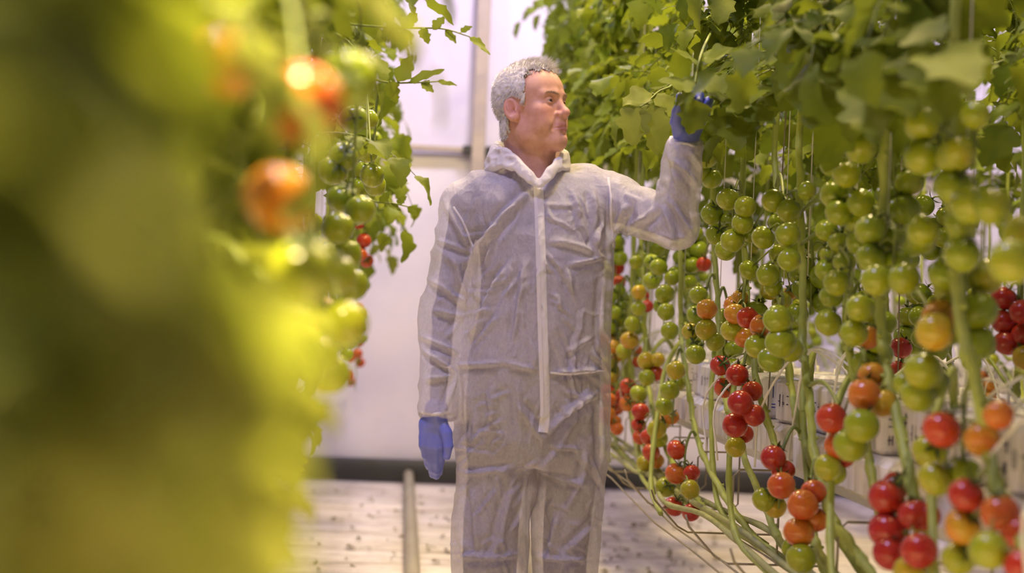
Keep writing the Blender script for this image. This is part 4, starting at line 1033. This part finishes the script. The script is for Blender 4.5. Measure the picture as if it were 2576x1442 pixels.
def strand_mesh(name, roots, dirs, lens, rad, bend, mat):
    n = len(roots); T = (0.0, 0.5, 1.0); rr = (1.0, 0.8, 0.1)
    ref = np.tile(np.array([0.3, 0.5, 0.8]), (n, 1)); u = np.cross(dirs, ref); u /= np.linalg.norm(u, axis=1)[:, None]; w = np.cross(dirs, u)
    V = np.zeros((n, 9, 3))
    for a in range(3):
        c = roots + dirs * (lens * T[a])[:, None] + bend * (lens * T[a] ** 2)[:, None]
        for k in range(3):
            g = 2 * PI * k / 3; V[:, a * 3 + k] = c + (u * math.cos(g) + w * math.sin(g)) * (rad * rr[a])
    base = (np.arange(n) * 9)[:, None, None]; fl = []
    for a in range(2):
        for k in range(3): fl.append((a * 3 + k, a * 3 + (k + 1) % 3, a * 3 + 3 + (k + 1) % 3, a * 3 + 3 + k))
    Q = (base + np.array(fl)[None]).reshape(-1, 4)
    return np_mesh(name, V.reshape(-1, 3) - np.array(PB), Q, mat)
sel = rh.choice(used, 7000); qs = qh[sel]; ns = Nb[sel]
H3 = np.array([hr[:], hf[:], hu[:]])
top = np.clip((qs[:, 2] - 0.055) / 0.045, 0, 1); frt = np.clip((qs[:, 1] + 0.02) / 0.09, 0, 1)
dl_side = np.stack([np.sign(qs[:, 0]) * 0.30, -0.35 + 0 * top, -0.9 + 0 * top], 1); dl_top = np.stack([0.15 * rh.normal(size=len(sel)) - 0.1, 0.35 + 0.35 * frt, 0.8 + 0 * top], 1)
dl = dl_side * (1 - top)[:, None] + dl_top * top[:, None]; dd = dl @ H3 + ns * 0.35 + rh.normal(size=(len(sel), 3)) * 0.22
dd /= np.linalg.norm(dd, axis=1)[:, None]; lens = 0.011 + 0.012 * top + 0.011 * top * frt; lens = lens * rh.uniform(0.6, 1.2, len(sel))
bend = np.tile(np.array(hf) * 0.25 - np.array(hu) * 0.25, (len(sel), 1)) * top[:, None]
zl_ = zline[sel]; lens *= np.clip(0.35 + (qs[:, 2] - zl_) / 0.02, 0.3, 1)
ho = link('strands', strand_mesh('strands', Vb[sel] + ns * 0.002, dd, lens, 0.0007, bend, M['hair']), PB, hair); ho['kind'] = 'stuff'
t = NT('brow_hair'); t.base((0.42, 0.29, 0.21)).set(Roughness=0.6); M['brow_hair'] = t.m
for s_ in (-1, 1):
    bx = rh.uniform(0.012, 0.046, 110); u_ = (bx - 0.012) / 0.034
    bzz = 0.0160 + 0.006 * np.sin(u_ * 2.4) + rh.normal(size=110) * 0.0015
    tgt = np.stack([s_ * bx, 0.10 - 0 * bx, bzz], 1); roots = []
    m_ = (qh[:, 1] > 0.04) & (np.abs(qh[:, 2] - 0.02) < 0.02); cand = np.where(m_)[0]
    for t_ in tgt:
        dz = (qh[cand, 0] - t_[0]) ** 2 + (qh[cand, 2] - t_[2]) ** 2; roots.append(cand[np.argmin(dz)])
    roots = np.array(roots); dl = np.stack([s_ * np.ones(110), -0.35 * np.ones(110), 0.25 - 0.5 * u_], 1) @ H3 + Nb[roots] * 0.25 + rh.normal(size=(110, 3)) * 0.2
    dl /= np.linalg.norm(dl, axis=1)[:, None]
    link('eyebrow', strand_mesh('eyebrow', Vb[roots], dl, rh.uniform(0.005, 0.009, 110), 0.0004, np.zeros((110, 3)), M['brow_hair']), PB, person)
# --- shirt and trousers under the coverall
ax_, g_ = grid((PB.x - 0.36, YB - 0.30, 0.03), (PB.x + 0.46, YB + 0.20, 1.66), 0.010)
zw = PY(1340, 930, YB).z
Fs = np.broadcast_to(suit_sdf(g_, 0.024), tuple(len(a) for a in ax_)).copy()
vcut = 1.70; vq = PY(1356, 466, YB - 0.12)
# the cloth of the suit hangs free of the body at the waist, the forearms and the lower legs
Fs = np.maximum(Fs, -(np.abs(g_[0] - vq.x) - 0.80 * (g_[2] - vq.z)) / 1.28)
Fs = Fs + 0.010 * np.clip((g_[2] - zw) / 0.15, 0, 1) * np.clip((1.35 - g_[2]) / 0.2, 0, 1)
V_, Q_ = sn_mesh(np.maximum(Fs, np.maximum(zw - g_[2], g_[2] - vcut)), *ax_); link('shirt', np_mesh('shirt', V_ - np.array(PB), Q_, M['shirt']), PB, person)
V_, Q_ = sn_mesh(np.maximum(Fs + 0.004, g_[2] - zw + 0.002), *ax_); link('trousers', np_mesh('trousers', V_ - np.array(PB), Q_, M['trousers']), PB, person)
# --- coverall
ax_, g_ = grid((PB.x - 0.38, YB - 0.33, 0.035), (PB.x + 0.50, YB + 0.22, 1.66), 0.0048)
Fc = np.broadcast_to(suit_sdf(g_, 0.0), tuple(len(a) for a in ax_)).astype(f32).copy()
vp = PY(1356, 458, YB - 0.12); kk = 0.78
slit = (np.abs(g_[0] - vp.x + 0.12 * (g_[2] - vp.z)) - kk * (g_[2] - vp.z)) / math.sqrt(1 + kk * kk)
Fc = smax(Fc, -slit, 0.006)
# cuffs cut square
for (e_, w_) in ((el_r, wr_r), (el_l, wr_l)):
    dv = (Vector(w_) - Vector(e_)).normalized(); pl_ = (g_[0] - w_[0]) * dv.x + (g_[1] - w_[1]) * dv.y + (g_[2] - w_[2]) * dv.z
    near_ = np.sqrt((g_[0] - w_[0]) ** 2 + (g_[1] - w_[1]) ** 2 + (g_[2] - w_[2]) ** 2) < 0.09
    Fc = np.where(near_, smax(Fc, pl_, 0.008), Fc)
Vc, Qc = sn_mesh(Fc, *ax_); Vc = relax(Vc, Qc, 2, 0.5); Nc = vnormals(Vc, Qc)
x, y, z = Vc.T
disp = np.zeros(len(Vc))
rg = 1 - np.abs(2 * vnoise(x * 9 + 3, y * 9, z * 4.2 + 5) - 1); disp += 0.010 * (rg - 0.6)
rg = 1 - np.abs(2 * vnoise(x * 21 + z * 7, y * 21, z * 9 + 9) - 1); disp += 0.005 * (rg - 0.6)
def armcoord(a, b):
    a = np.array(a); b = np.array(b); d = b - a; L = np.linalg.norm(d); d = d / L; r = Vc - a; t_ = r @ d; q = r - t_[:, None] * d
    return t_ / L, np.linalg.norm(q, axis=1), q
for (a, b, seed, amp) in ((sh_r, el_r, 1, .010), (el_r, wr_r, 2, .009), (sh_l, el_l, 3, .012), (el_l, wr_l, 4, .008)):
    t_, rad_, q = armcoord(a, b); m_ = ((t_ > 0.05) & (t_ < 1.0) & (rad_ < 0.11)).astype(float)
    wv = vnoise(t_ * 5 + q[:, 2] * 18 + seed * 7, q[:, 0] * 14 + seed, q[:, 1] * 14)
    disp += amp * m_ * ((1 - np.abs(2 * wv - 1)) - 0.6) * np.clip(np.minimum(t_ / .15, (1 - t_) / .08), 0, 1)
front = np.clip(-Nc[:, 1] * 1.6 + 0.25, 0, 1)
def crease(p0, p1, amp, wid, Y=3.58, bow=0.0):
    a = PY(p0[0], p0[1], Y); b = PY(p1[0], p1[1], Y); dx, dz = b.x - a.x, b.z - a.z; L2 = dx * dx + dz * dz; L_ = math.sqrt(L2)
    t_ = ((x - a.x) * dx + (z - a.z) * dz) / L2; tc = np.clip(t_, 0, 1); wid = wid * 0.8
    s_ = ((x - a.x) * dz - (z - a.z) * dx) / L_ - bow * 4 * tc * (1 - tc)
    e_ = np.maximum(0, np.abs(t_ - 0.5) - 0.5) * L_
    fade = np.clip(np.minimum(tc, 1 - tc) / 0.18, 0.25, 1)
    g = np.exp(-(s_ / wid) ** 2) - 0.7 * np.exp(-((s_ - wid * 1.7) / (wid * 1.1)) ** 2)
    return 1.35 * amp * g * np.exp(-(e_ / wid) ** 2) * fade * front
for c_ in (((1340, 478), (1198, 642), .016, .013, .01), ((1268, 560), (1205, 632), .010, .009), ((1290, 660), (1196, 838), .012, .011, .01), ((1318, 668), (1290, 868), .009, .009),
           ((1258, 790), (1190, 880), .008, .008), ((1250, 560), (1225, 690), .006, .008), ((1385, 610), (1500, 640), .010, .009, -.008), ((1430, 668), (1522, 646), .009, .008), ((1445, 482), (1460, 552), .008, .009),
           ((1495, 470), (1500, 640), .009, .010), ((1520, 560), (1490, 620), .008, .007), ((1390, 938), (1510, 932), .011, .007), ((1150, 925), (1270, 912), .010, .007), ((1270, 912), (1345, 930), .008, .007), ((1520, 690), (1512, 850), .007, .010),
           ((1372, 1098), (1500, 990), .018, .012, -.01), ((1365, 1110), (1300, 1010), .008, .011), ((1300, 960), (1310, 1080), .007, .010), ((1240, 960), (1230, 1100), .007, .012), ((1180, 950), (1175, 1120), .006, .010), ((1420, 890), (1490, 850), .006, .009),
           ((1380, 1120), (1460, 1130), .008, .008), ((1360, 1180), (1480, 1220), .010, .010, .01), ((1480, 1180), (1430, 1290), .008, .010), ((1290, 1180), (1160, 1200), .008, .009), ((1190, 1230), (1205, 1400), .010, .012), ((1290, 1230), (1240, 1420), .009, .012),
           ((1350, 1200), (1360, 1400), .010, .012), ((1410, 1300), (1390, 1430), .010, .012), ((1500, 1320), (1430, 1400), .012, .010), ((1360, 1420), (1490, 1415), .014, .010), ((1160, 1410), (1300, 1405), .012, .010),
           ((1455, 1040), (1370, 1180), .008, .010), ((1200, 1050), (1190, 1180), .006, .012), ((1510, 1000), (1520, 1180), .008, .010),
           ((1100, 598), (1188, 632), .010, .007), ((1120, 500), (1185, 625), .010, .009), ((1085, 700), (1180, 770), .010, .010), ((1065, 850), (1150, 890), .012, .008), ((1060, 880), (1145, 940), .010, .007), ((1075, 960), (1140, 950), .008, .008), ((1090, 780), (1165, 800), .009, .009), ((1140, 640), (1175, 760), .009, .012)):
    disp += crease(*c_[:4], bow=c_[4] if len(c_) > 4 else 0.0)
for c_ in (((1545, 618), (1600, 500), .010, .009), ((1560, 470), (1555, 600), .008, .009), ((1580, 600), (1660, 520), .010, .010), ((1620, 505), (1590, 480), .008, .010), ((1700, 610), (1672, 510), .012, .010), ((1740, 590), (1680, 500), .010, .008),
           ((1690, 400), (1745, 470), .010, .008), ((1682, 380), (1700, 470), .008, .007), ((1720, 380), (1755, 430), .007, .007), ((1650, 590), (1730, 600), .006, .008), ((1600, 560), (1640, 545), .008, .008)):
    disp += crease(*c_[:4], Y=3.50)
rc = random.Random(17)
for k_ in range(130):
    py_ = rc.uniform(480, 1440); lim_ = (1150, 1525) if py_ > 640 else (1190, 1520); px_ = rc.uniform(*lim_); ang = rc.gauss(0, 0.55) + (0.5 if px_ < 1340 else -0.35); ln = rc.uniform(30, 110)
    disp += crease((px_, py_), (px_ - math.sin(ang) * ln, py_ + math.cos(ang) * ln), rc.uniform(.0025, .0055), rc.uniform(.0055, .0085), bow=rc.uniform(-.01, .01))
Vc = Vc + Nc * disp[:, None]
cov_me = np_mesh('coverall', Vc - np.array(PB), Qc, M['coverall_cloth']); coverall = link('coverall', cov_me, PB, person, label='baggy pale non-woven coverall, slightly see-through')
bv = BVHTree.FromPolygons([Vector(v) for v in Vc], [tuple(q) for q in Qc])
def on_suit(px, py, off=0.003):
    d = ray(px, py).normalized(); h = bv.ray_cast(CAM, d); return None if h[0] is None else (h[0] - d * off, d)
def ribbon(name, pts, wid, mat, off=0.004, parent=None, **kw):
    pts = [p for p in spline([(a, b, 0) for a, b in pts], 10)]; vs = []; fs = []; last = None; n_ = 0
    for i, p in enumerate(pts):
        q = pts[min(i + 1, len(pts) - 1)] - pts[max(i - 1, 0)]; nx_ = Vector((-q.y, q.x, 0)).normalized()
        ring = []
        for s_ in (-1, -0.5, 0, 0.5, 1):
            hh = on_suit(p.x + nx_.x * wid * s_, p.y + nx_.y * wid * s_, off if abs(s_) < 0.9 else off * 0.3)
            ring.append(hh[0] if hh else None)
        if any(r is None for r in ring): continue
        vs += ring; n_ += 1
    for i in range(n_ - 1):
        for k in range(4): fs.append((i * 5 + k, i * 5 + k + 1, (i + 1) * 5 + k + 1, (i + 1) * 5 + k))
    mb = MB(); mb.add(vs, fs); V0 = np.array(mb.v); mb.v = [tuple(v) for v in (relax_strip(V0, n_))]
    return mb.build(name, mat, PB, parent, **kw)
def relax_strip(V, n):
    A = V.reshape(n, 5, 3)
    for _ in range(3): A[1:-1] = 0.5 * A[1:-1] + 0.25 * (A[:-2] + A[2:])
    return A.reshape(-1, 3)
ribbon('zip_flap', [(1354, 466), (1358, 560), (1362, 700), (1366, 850), (1370, 960), (1371, 1040), (1366, 1088)], 12.5, M['coverall_double'], 0.006, coverall, label='brighter double-layer zip flap down the front')
ribbon('zip_stitch', [(1352, 500), (1356, 620), (1361, 780), (1366, 950), (1367, 1040)], 1.6, M['coverall_double'], 0.0085, coverall)
ribbon('seam', [(1530, 446), (1536, 500), (1538, 560), (1544, 622)], 3.0, M['coverall_double'], 0.004, coverall)
ribbon('seam', [(1140, 520), (1165, 560), (1185, 610), (1192, 640)], 3.0, M['coverall_double'], 0.004, coverall)
ribbon('waist_seam', [(1384, 938), (1440, 942), (1520, 932)], 2.5, M['coverall_double'], 0.004, coverall)
# collar and folded hood round the neck
def collar():
    ring = [(1352, 460, -.132, .006), (1326, 438, -.126, .008), (1298, 410, -.098, .009), (1264, 398, -.050, .015), (1240, 402, .010, .021), (1258, 396, .075, .026), (1320, 392, .100, .027), (1380, 398, .085, .023), (1414, 402, .030, .017), (1420, 404, -.030, .014), (1403, 410, -.085, .009), (1382, 436, -.122, .008), (1360, 460, -.132, .006)]
    pts = [Vector((*pp(a, b, YB + dy),)) for a, b, dy, r in ring]; rad = [r for *_, r in ring]
    P_ = spline([tuple(p) for p in pts], 6); R_i = np.interp(np.linspace(0, len(rad) - 1, len(P_)), range(len(rad)), rad)
    lo = [min(p[i] for p in P_) - 0.06 for i in range(3)]; hi = [max(p[i] for p in P_) + 0.06 for i in range(3)]
    ax_, g = grid(lo, hi, 0.0036); F = np.full(tuple(len(a) for a in ax_), 1.0, f32)
    nc = Vector(NB)
    for i in range(len(P_)):
        o = Vector((P_[i].x - nc.x, P_[i].y - nc.y, 0)).normalized(); r = float(R_i[i]); h = r * 1.25; th = 0.0035 + r * 0.28
        F = smin(F, cap(g, P_[i] + Vector((0, 0, h)) - o * r * 0.1, P_[i] - Vector((0, 0, h * 1.1)) + o * r * 0.55, th, th * 1.2), 0.006)
    V, Q = sn_mesh(F, *ax_); V = relax(V, Q, 1); N = vnormals(V, Q); x, y, z = V.T
    d = (0.012 * ((1 - np.abs(2 * vnoise(x * 34, y * 34, z * 50) - 1)) - .6)) * np.clip((y - YB + .13) / .05, .2, 1) + 0.006 * (vnoise(x * 60, y * 60, z * 45) - .5)
    V = V + N * d[:, None]
    link('collar', np_mesh('collar', V - np.array(PB), Q, M['coverall_double']), PB, coverall, label='crumpled white collar and folded-down hood')
collar()
# cuffs
for (e_, w_, r_) in ((el_r, wr_r, .046), (el_l, wr_l, .041)):
    dv = (Vector(w_) - Vector(e_)).normalized(); w0 = Vector(w_); mb = MB(); u_ = dv.orthogonal().normalized(); v_ = dv.cross(u_); pts = []
    for k in range(41):
        a_ = 2 * PI * k / 40; rr_ = r_ * (1 + 0.06 * math.sin(5 * a_) + 0.04 * math.sin(9 * a_ + 1)); pts.append(w0 - dv * (0.006 + 0.004 * math.sin(3 * a_)) + (u_ * math.cos(a_) + v_ * math.sin(a_)) * rr_ * 0.97)
    mb.tube(pts, 0.0042, 6, cap=False); mb.build('cuff', M['coverall_double'], PB, coverall)
# --- gloves
def hand_mesh(name, w, chains, palm, h=0.0021):
    P_ = [q for c in chains for (q, r) in c] + [w] + [q for q, r in palm]
    lo = [min(p[i] for p in P_) - 0.045 for i in range(3)]; hi = [max(p[i] for p in P_) + 0.045 for i in range(3)]
    ax_, g = grid(lo, hi, h); F = np.full(tuple(len(a) for a in ax_), 1.0, f32)
    for (c0, r0), (c1, r1) in zip(palm[:-1], palm[1:]): F = smin(F, cap(g, c0, c1, r0, r1), 0.012)
    for c in chains:
        Fi = np.full(F.shape, 1.0, f32)
        for (a, ra), (b, rb_) in zip(c[:-1], c[1:]): Fi = smin(Fi, cap(g, a, b, ra, rb_), 0.003)
        F = smin(F, Fi, 0.005)
    V, Q = sn_mesh(F, *ax_); V = relax(V, Q, 1, 0.4); N = vnormals(V, Q); x, y, z = V.T
    V = V + N * (0.0022 * ((1 - np.abs(2 * vnoise(x * 60, y * 60, z * 45) - 1)) - .6))[:, None]
    return link(name, np_mesh(name, V - np.array(PB), Q, M['glove']), PB, person)
# hanging hand, back to the camera, thumb towards the thigh
def v3(px, py, Y): return tuple(PY(px, py, Y))
Yh = 3.655
palm = [(v3(1098, 1030, Yh), .030), (v3(1097, 1062, Yh), .029)]
kn = [(1068, 1118), (1083, 1124), (1098, 1126), (1112, 1122)]
chains = [[(v3(1084 + (a - 1090) * .5, 1066, Yh), .020), (v3(a, b, Yh - .004), .0155), ] for a, b in kn]
fing = []
for k, (a, b) in enumerate(kn):
    L_ = (0.80, 0.97, 1.0, 0.93)[k]; dx = (9, 4, 0, -6)[k]
    fing.append([(v3(a, b, Yh - .004), .0128), (v3(a + dx * .5 , b + 34 * L_, Yh + .006), .0112), (v3(a + dx, b + 58 * L_, Yh + .026), .0102), (v3(a + dx * 1.2, b + 72 * L_, Yh + .045), .0088)])
thumb = [[(v3(1110, 1064, Yh - .012), .016), (v3(1124, 1092, Yh - .026), .0145), (v3(1128, 1122, Yh - .032), .0122), (v3(1124, 1148, Yh - .028), .0100)]]
hand_mesh('glove', v3(1098, 1050, Yh), chains + fing + thumb, palm)
# raised hand, palm to the camera, fingers closing round the leaf stalk
Yg = 3.485
palm = [(v3(1724, 366, Yg), .029), (v3(1726, 345, Yg), .030)]
kn = [(1716, 282), (1736, 276), (1756, 278), (1773, 286)]
chains = [[(v3(1728 + (a - 1745) * .45, 340, Yg), .021), (v3(a, b, Yg), .0110)] for a, b in kn]
fing = []
for k, (a, b) in enumerate(kn):
    L_ = (0.95, 1.0, 0.95, 0.82)[k]; dx = (-4, -1, 4, 8)[k]
    fing.append([(v3(a, b, Yg), .0125), (v3(a + dx, b - 30 * L_, Yg - .018), .0112), (v3(a + dx * 1.3, b - 40 * L_, Yg - .042), .0102), (v3(a + dx * .6, b - 24 * L_, Yg - .058), .0090)])
thumb = [[(v3(1708, 330, Yg - .008), .017), (v3(1700, 305, Yg - .022), .0145), (v3(1702, 280, Yg - .036), .0125), (v3(1712, 262, Yg - .050), .0100)]]
hand_mesh('glove', v3(1724, 350, Yg), chains + fing + thumb, palm)
# --- shoes (below the picture)
for (px_, yb) in ((1235, YB), (1430, YB + .08)):
    c0 = PY(px_, 1830, yb); ax_, g = grid((c0.x - .08, yb - .24, 0.0), (c0.x + .08, yb + .12, .16), 0.007)
    F = smin(ell(g, (c0.x, yb - .07, .035), (.048, .145, .045)), ell(g, (c0.x, yb + .02, .07), (.045, .07, .07)), .03); F = np.maximum(F, 0.004 - g[2])
    V, Q = sn_mesh(F, *ax_); link('shoe', np_mesh('shoe', V - np.array(PB), Q, M['shoe']), PB, person)
# ------------------------------------------------------------------ leaves round the raised hand, scraps on the floor
def leaf_part(plant, pts, blades, seed, yellow=0.0):
    """a leaf laid out by hand: stalk through pts, blades = (base, tip, width, normal)"""
    r = random.Random(seed); mb = MB(); c = spline([tuple(p) for p in pts], 5)
    mb.tube(c, [0.0045 - 0.0025 * i / (len(c) - 1) for i in range(len(c))], 6, 1)
    for (b, tp, wd, nn) in blades:
        b = Vector(b); tp = Vector(tp); j = min(c, key=lambda q: (q - b).length); mb.tube([j, b], 0.002, 5, 1, False)
        leaflet(mb, b, tp - b, Vector(nn), (tp - b).length, wd, r, r.uniform(0.05, 0.2), 0.12, m=12)
    o = mb.build('leaf', [M['leaf'], M['truss']], pts[0], plant); o.color = (yellow, 0, 0, 1); return o
pl = plants_R[6]; Yf = 3.395
leaf_part(pl, [PXp(1800, 60, 0.99), PY(1770, 120, 3.55), PY(1752, 185, 3.42), PY(1744, 250, Yf)],
          [(PY(1746, 252, Yf), PY(1738, 338, Yf - .01), .044, (-0.1, -1, 0.35)), (PY(1742, 236, Yf), PY(1692, 262, Yf + .02), .032, (-.2, -.8, .6)), (PY(1752, 215, Yf), PY(1655, 200, Yf), .038, (0, -.7, .7)),
           (PY(1752, 205, Yf), PY(1862, 205, Yf - .03), .036, (.1, -.7, .7)), (PY(1760, 160, 3.45), PY(1690, 118, 3.42), .036, (0, -.6, .8)), (PY(1762, 150, 3.45), PY(1850, 110, 3.42), .036, (0, -.6, .8))], 5, 0.12)
pl = plants_R[7]
leaf_part(pl, [PXp(1705, 190, 0.99), PY(1690, 215, 4.0), PY(1655, 232, 3.85), PY(1625, 262, 3.80)],
          [(PY(1610, 268, 3.8), PY(1578, 362, 3.78), .052, (-.2, -1, .3)), (PY(1635, 262, 3.8), PY(1662, 392, 3.78), .050, (.1, -1, .3)), (PY(1650, 235, 3.84), PY(1700, 290, 3.8), .036, (.1, -.9, .5)), (PY(1640, 235, 3.84), PY(1560, 250, 3.8), .040, (-.1, -.8, .6))], 8, 0.38)
pl = plants_R[5]
leaf_part(pl, [PXp(1870, 220, 0.99), PY(1850, 250, 3.55), PY(1835, 290, 3.45)],
          [(PY(1838, 292, 3.42), PY(1850, 372, 3.36), .046, (.2, -1, .3)), (PY(1832, 275, 3.42), PY(1790, 340, 3.40), .036, (-.2, -1, .3)), (PY(1845, 262, 3.42), PY(1960, 300, 3.34), .044, (.1, -.8, .5)), (PY(1850, 250, 3.5), PY(1780, 232, 3.4), .034, (-.1, -.7, .7))], 12, 0.12)
# big soft leaves of the near plants
for (k, st, bl, sd) in (
    (2, [(2120, 60, 1.0), (2080, 110, .92), (2050, 180, .86)], [((2050, 190), (2045, 330), .060), ((2060, 160), (1950, 230), .052), ((2070, 150), (2180, 230), .052), ((2075, 110), (1960, 90), .05), ((2080, 105), (2190, 70), .05)], 31),
    (1, [(2225, 120, 1.0), (2200, 160, .9), (2190, 210, .84)], [((2190, 215), (2215, 330), .060), ((2195, 200), (2100, 280), .05), ((2200, 190), (2330, 260), .056), ((2205, 165), (2110, 140), .046), ((2210, 160), (2330, 150), .05)], 33),
    (0, [(2390, 60, .98), (2370, 100, .88), (2350, 150, .82)], [((2350, 155), (2360, 270), .060), ((2350, 140), (2250, 190), .05), ((2360, 130), (2480, 190), .056), ((2370, 95), (2270, 50), .046)], 35),
    (3, [(2010, 40, 1.0), (1990, 20, .9), (1970, 40, .84)], [((1970, 45), (1930, 100), .05), ((1980, 30), (2090, 40), .05), ((1985, 20), (1900, 10), .05)], 37)):
    P3 = lambda a, b, X=.84: PXp(a, b, X)
    leaf_part(plants_R[k], [P3(*q) for q in st], [(P3(*b), P3(t_[0], t_[1], .80), w, (-.4, -1, .5)) for b, t_, w in bl], sd, 0.10)
# leaf arching out from the opposite row across the post
pl_l = empty('tomato_plant', PY(800, 300, 4.6), label='tomato plant reaching one long drooping leaf across the wall post', cat='tomato plant', group='tomato plants in the opposite row')
atl = make_stem(pl_l, [PY(860, -260, 4.6), PY(860, 100, 4.6), PY(800, 300, 4.6)], 0.009)
leaf_part(pl_l, [PY(860, 60, 4.6), PY(1000, 70, 4.55), PY(1110, 72, 4.5), PY(1180, 92, 4.5)],
          [(PY(1182, 93, 4.5), PY(1238, 134, 4.5), .022, (.2, -.8, .6)), (PY(1160, 82, 4.5), PY(1185, 60, 4.5), .014, (0, -.7, .7)), (PY(1120, 76, 4.5), PY(1150, 108, 4.5), .018, (0, -.8, .6)), (PY(1090, 74, 4.5), PY(1120, 40, 4.5), .018, (0, -.8, .6)), (PY(1060, 72, 4.5), PY(1075, 112, 4.5), .022, (0, -.8, .6)), (PY(1010, 70, 4.5), PY(1050, 30, 4.5), .026, (0, -.8, .6))], 41, 0.05)
leaf_part(pl_l, [PY(860, 170, 4.6), PY(960, 205, 4.55), PY(1040, 208, 4.5), PY(1100, 205, 4.5)],
          [(PY(1100, 205, 4.5), PY(1152, 212, 4.5), .012, (.1, -.8, .6)), (PY(1060, 206, 4.5), PY(1092, 232, 4.5), .022, (0, -.8, .5)), (PY(1030, 206, 4.5), PY(1115, 165, 4.5), .018, (0, -.8, .6)), (PY(1000, 205, 4.5), PY(1040, 140, 4.5), .030, (0, -.9, .5)), (PY(980, 204, 4.5), PY(1000, 260, 4.5), .028, (0, -.9, .5))], 43, 0.05)
leaf_part(pl_l, [PY(860, 470, 4.7), PY(935, 505, 4.65), PY(990, 512, 4.6), PY(1025, 520, 4.6)],
          [(PY(1025, 520, 4.6), PY(1048, 545, 4.6), .014, (.1, -.8, .6)), (PY(1000, 514, 4.6), PY(1022, 492, 4.6), .014, (0, -.8, .6)), (PY(980, 512, 4.6), PY(1010, 530, 4.6), .014, (0, -.8, .6)), (PY(955, 508, 4.6), PY(985, 480, 4.6), .016, (0, -.8, .6))], 44, 0.0)
# scraps
rs = random.Random(4); scraps = []
for s in range(5):
    mb = MB(); n = 7; vs = [(0, 0, 0.002)]
    for k in range(n): a = 2 * PI * k / n; q = rs.uniform(0.5, 1.2); vs.append((0.015 * q * math.cos(a), 0.014 * q * math.sin(a), 0.001 + 0.016 * rs.random() ** 2))
    mb.add(vs, [(0, 1 + k, 1 + (k + 1) % n) for k in range(n)]); scraps.append(mb.mesh('leaf_scrap', M['debris']))
def zone(px, py): return 'in front of the end wall' if py < 1290 else ('at the lower edge' if py > 1380 else 'midway along the aisle')
for k in range(150):
    px = rs.choice((rs.uniform(780, 1140), rs.uniform(1500, 2000), rs.uniform(1500, 1800))); py = rs.uniform(1232, 1460)
    p = PZ(px, py, 0.0)
    o = link('leaf_scrap', scraps[rs.randrange(5)], (p.x, p.y, 0.0), label='dry leaf scrap on the floor ' + zone(px, py) + (' by the pipe rail' if px < 1140 else ' fruit side'), cat='leaf scrap', group='leaf scraps ' + zone(px, py) + (' by the pipe rail' if px < 1140 else ' fruit side'))
    o.rotation_euler.z = rs.uniform(-.6, .6); sc_ = rs.uniform(0.4, 1.5); o.scale = (sc_, sc_, 1)
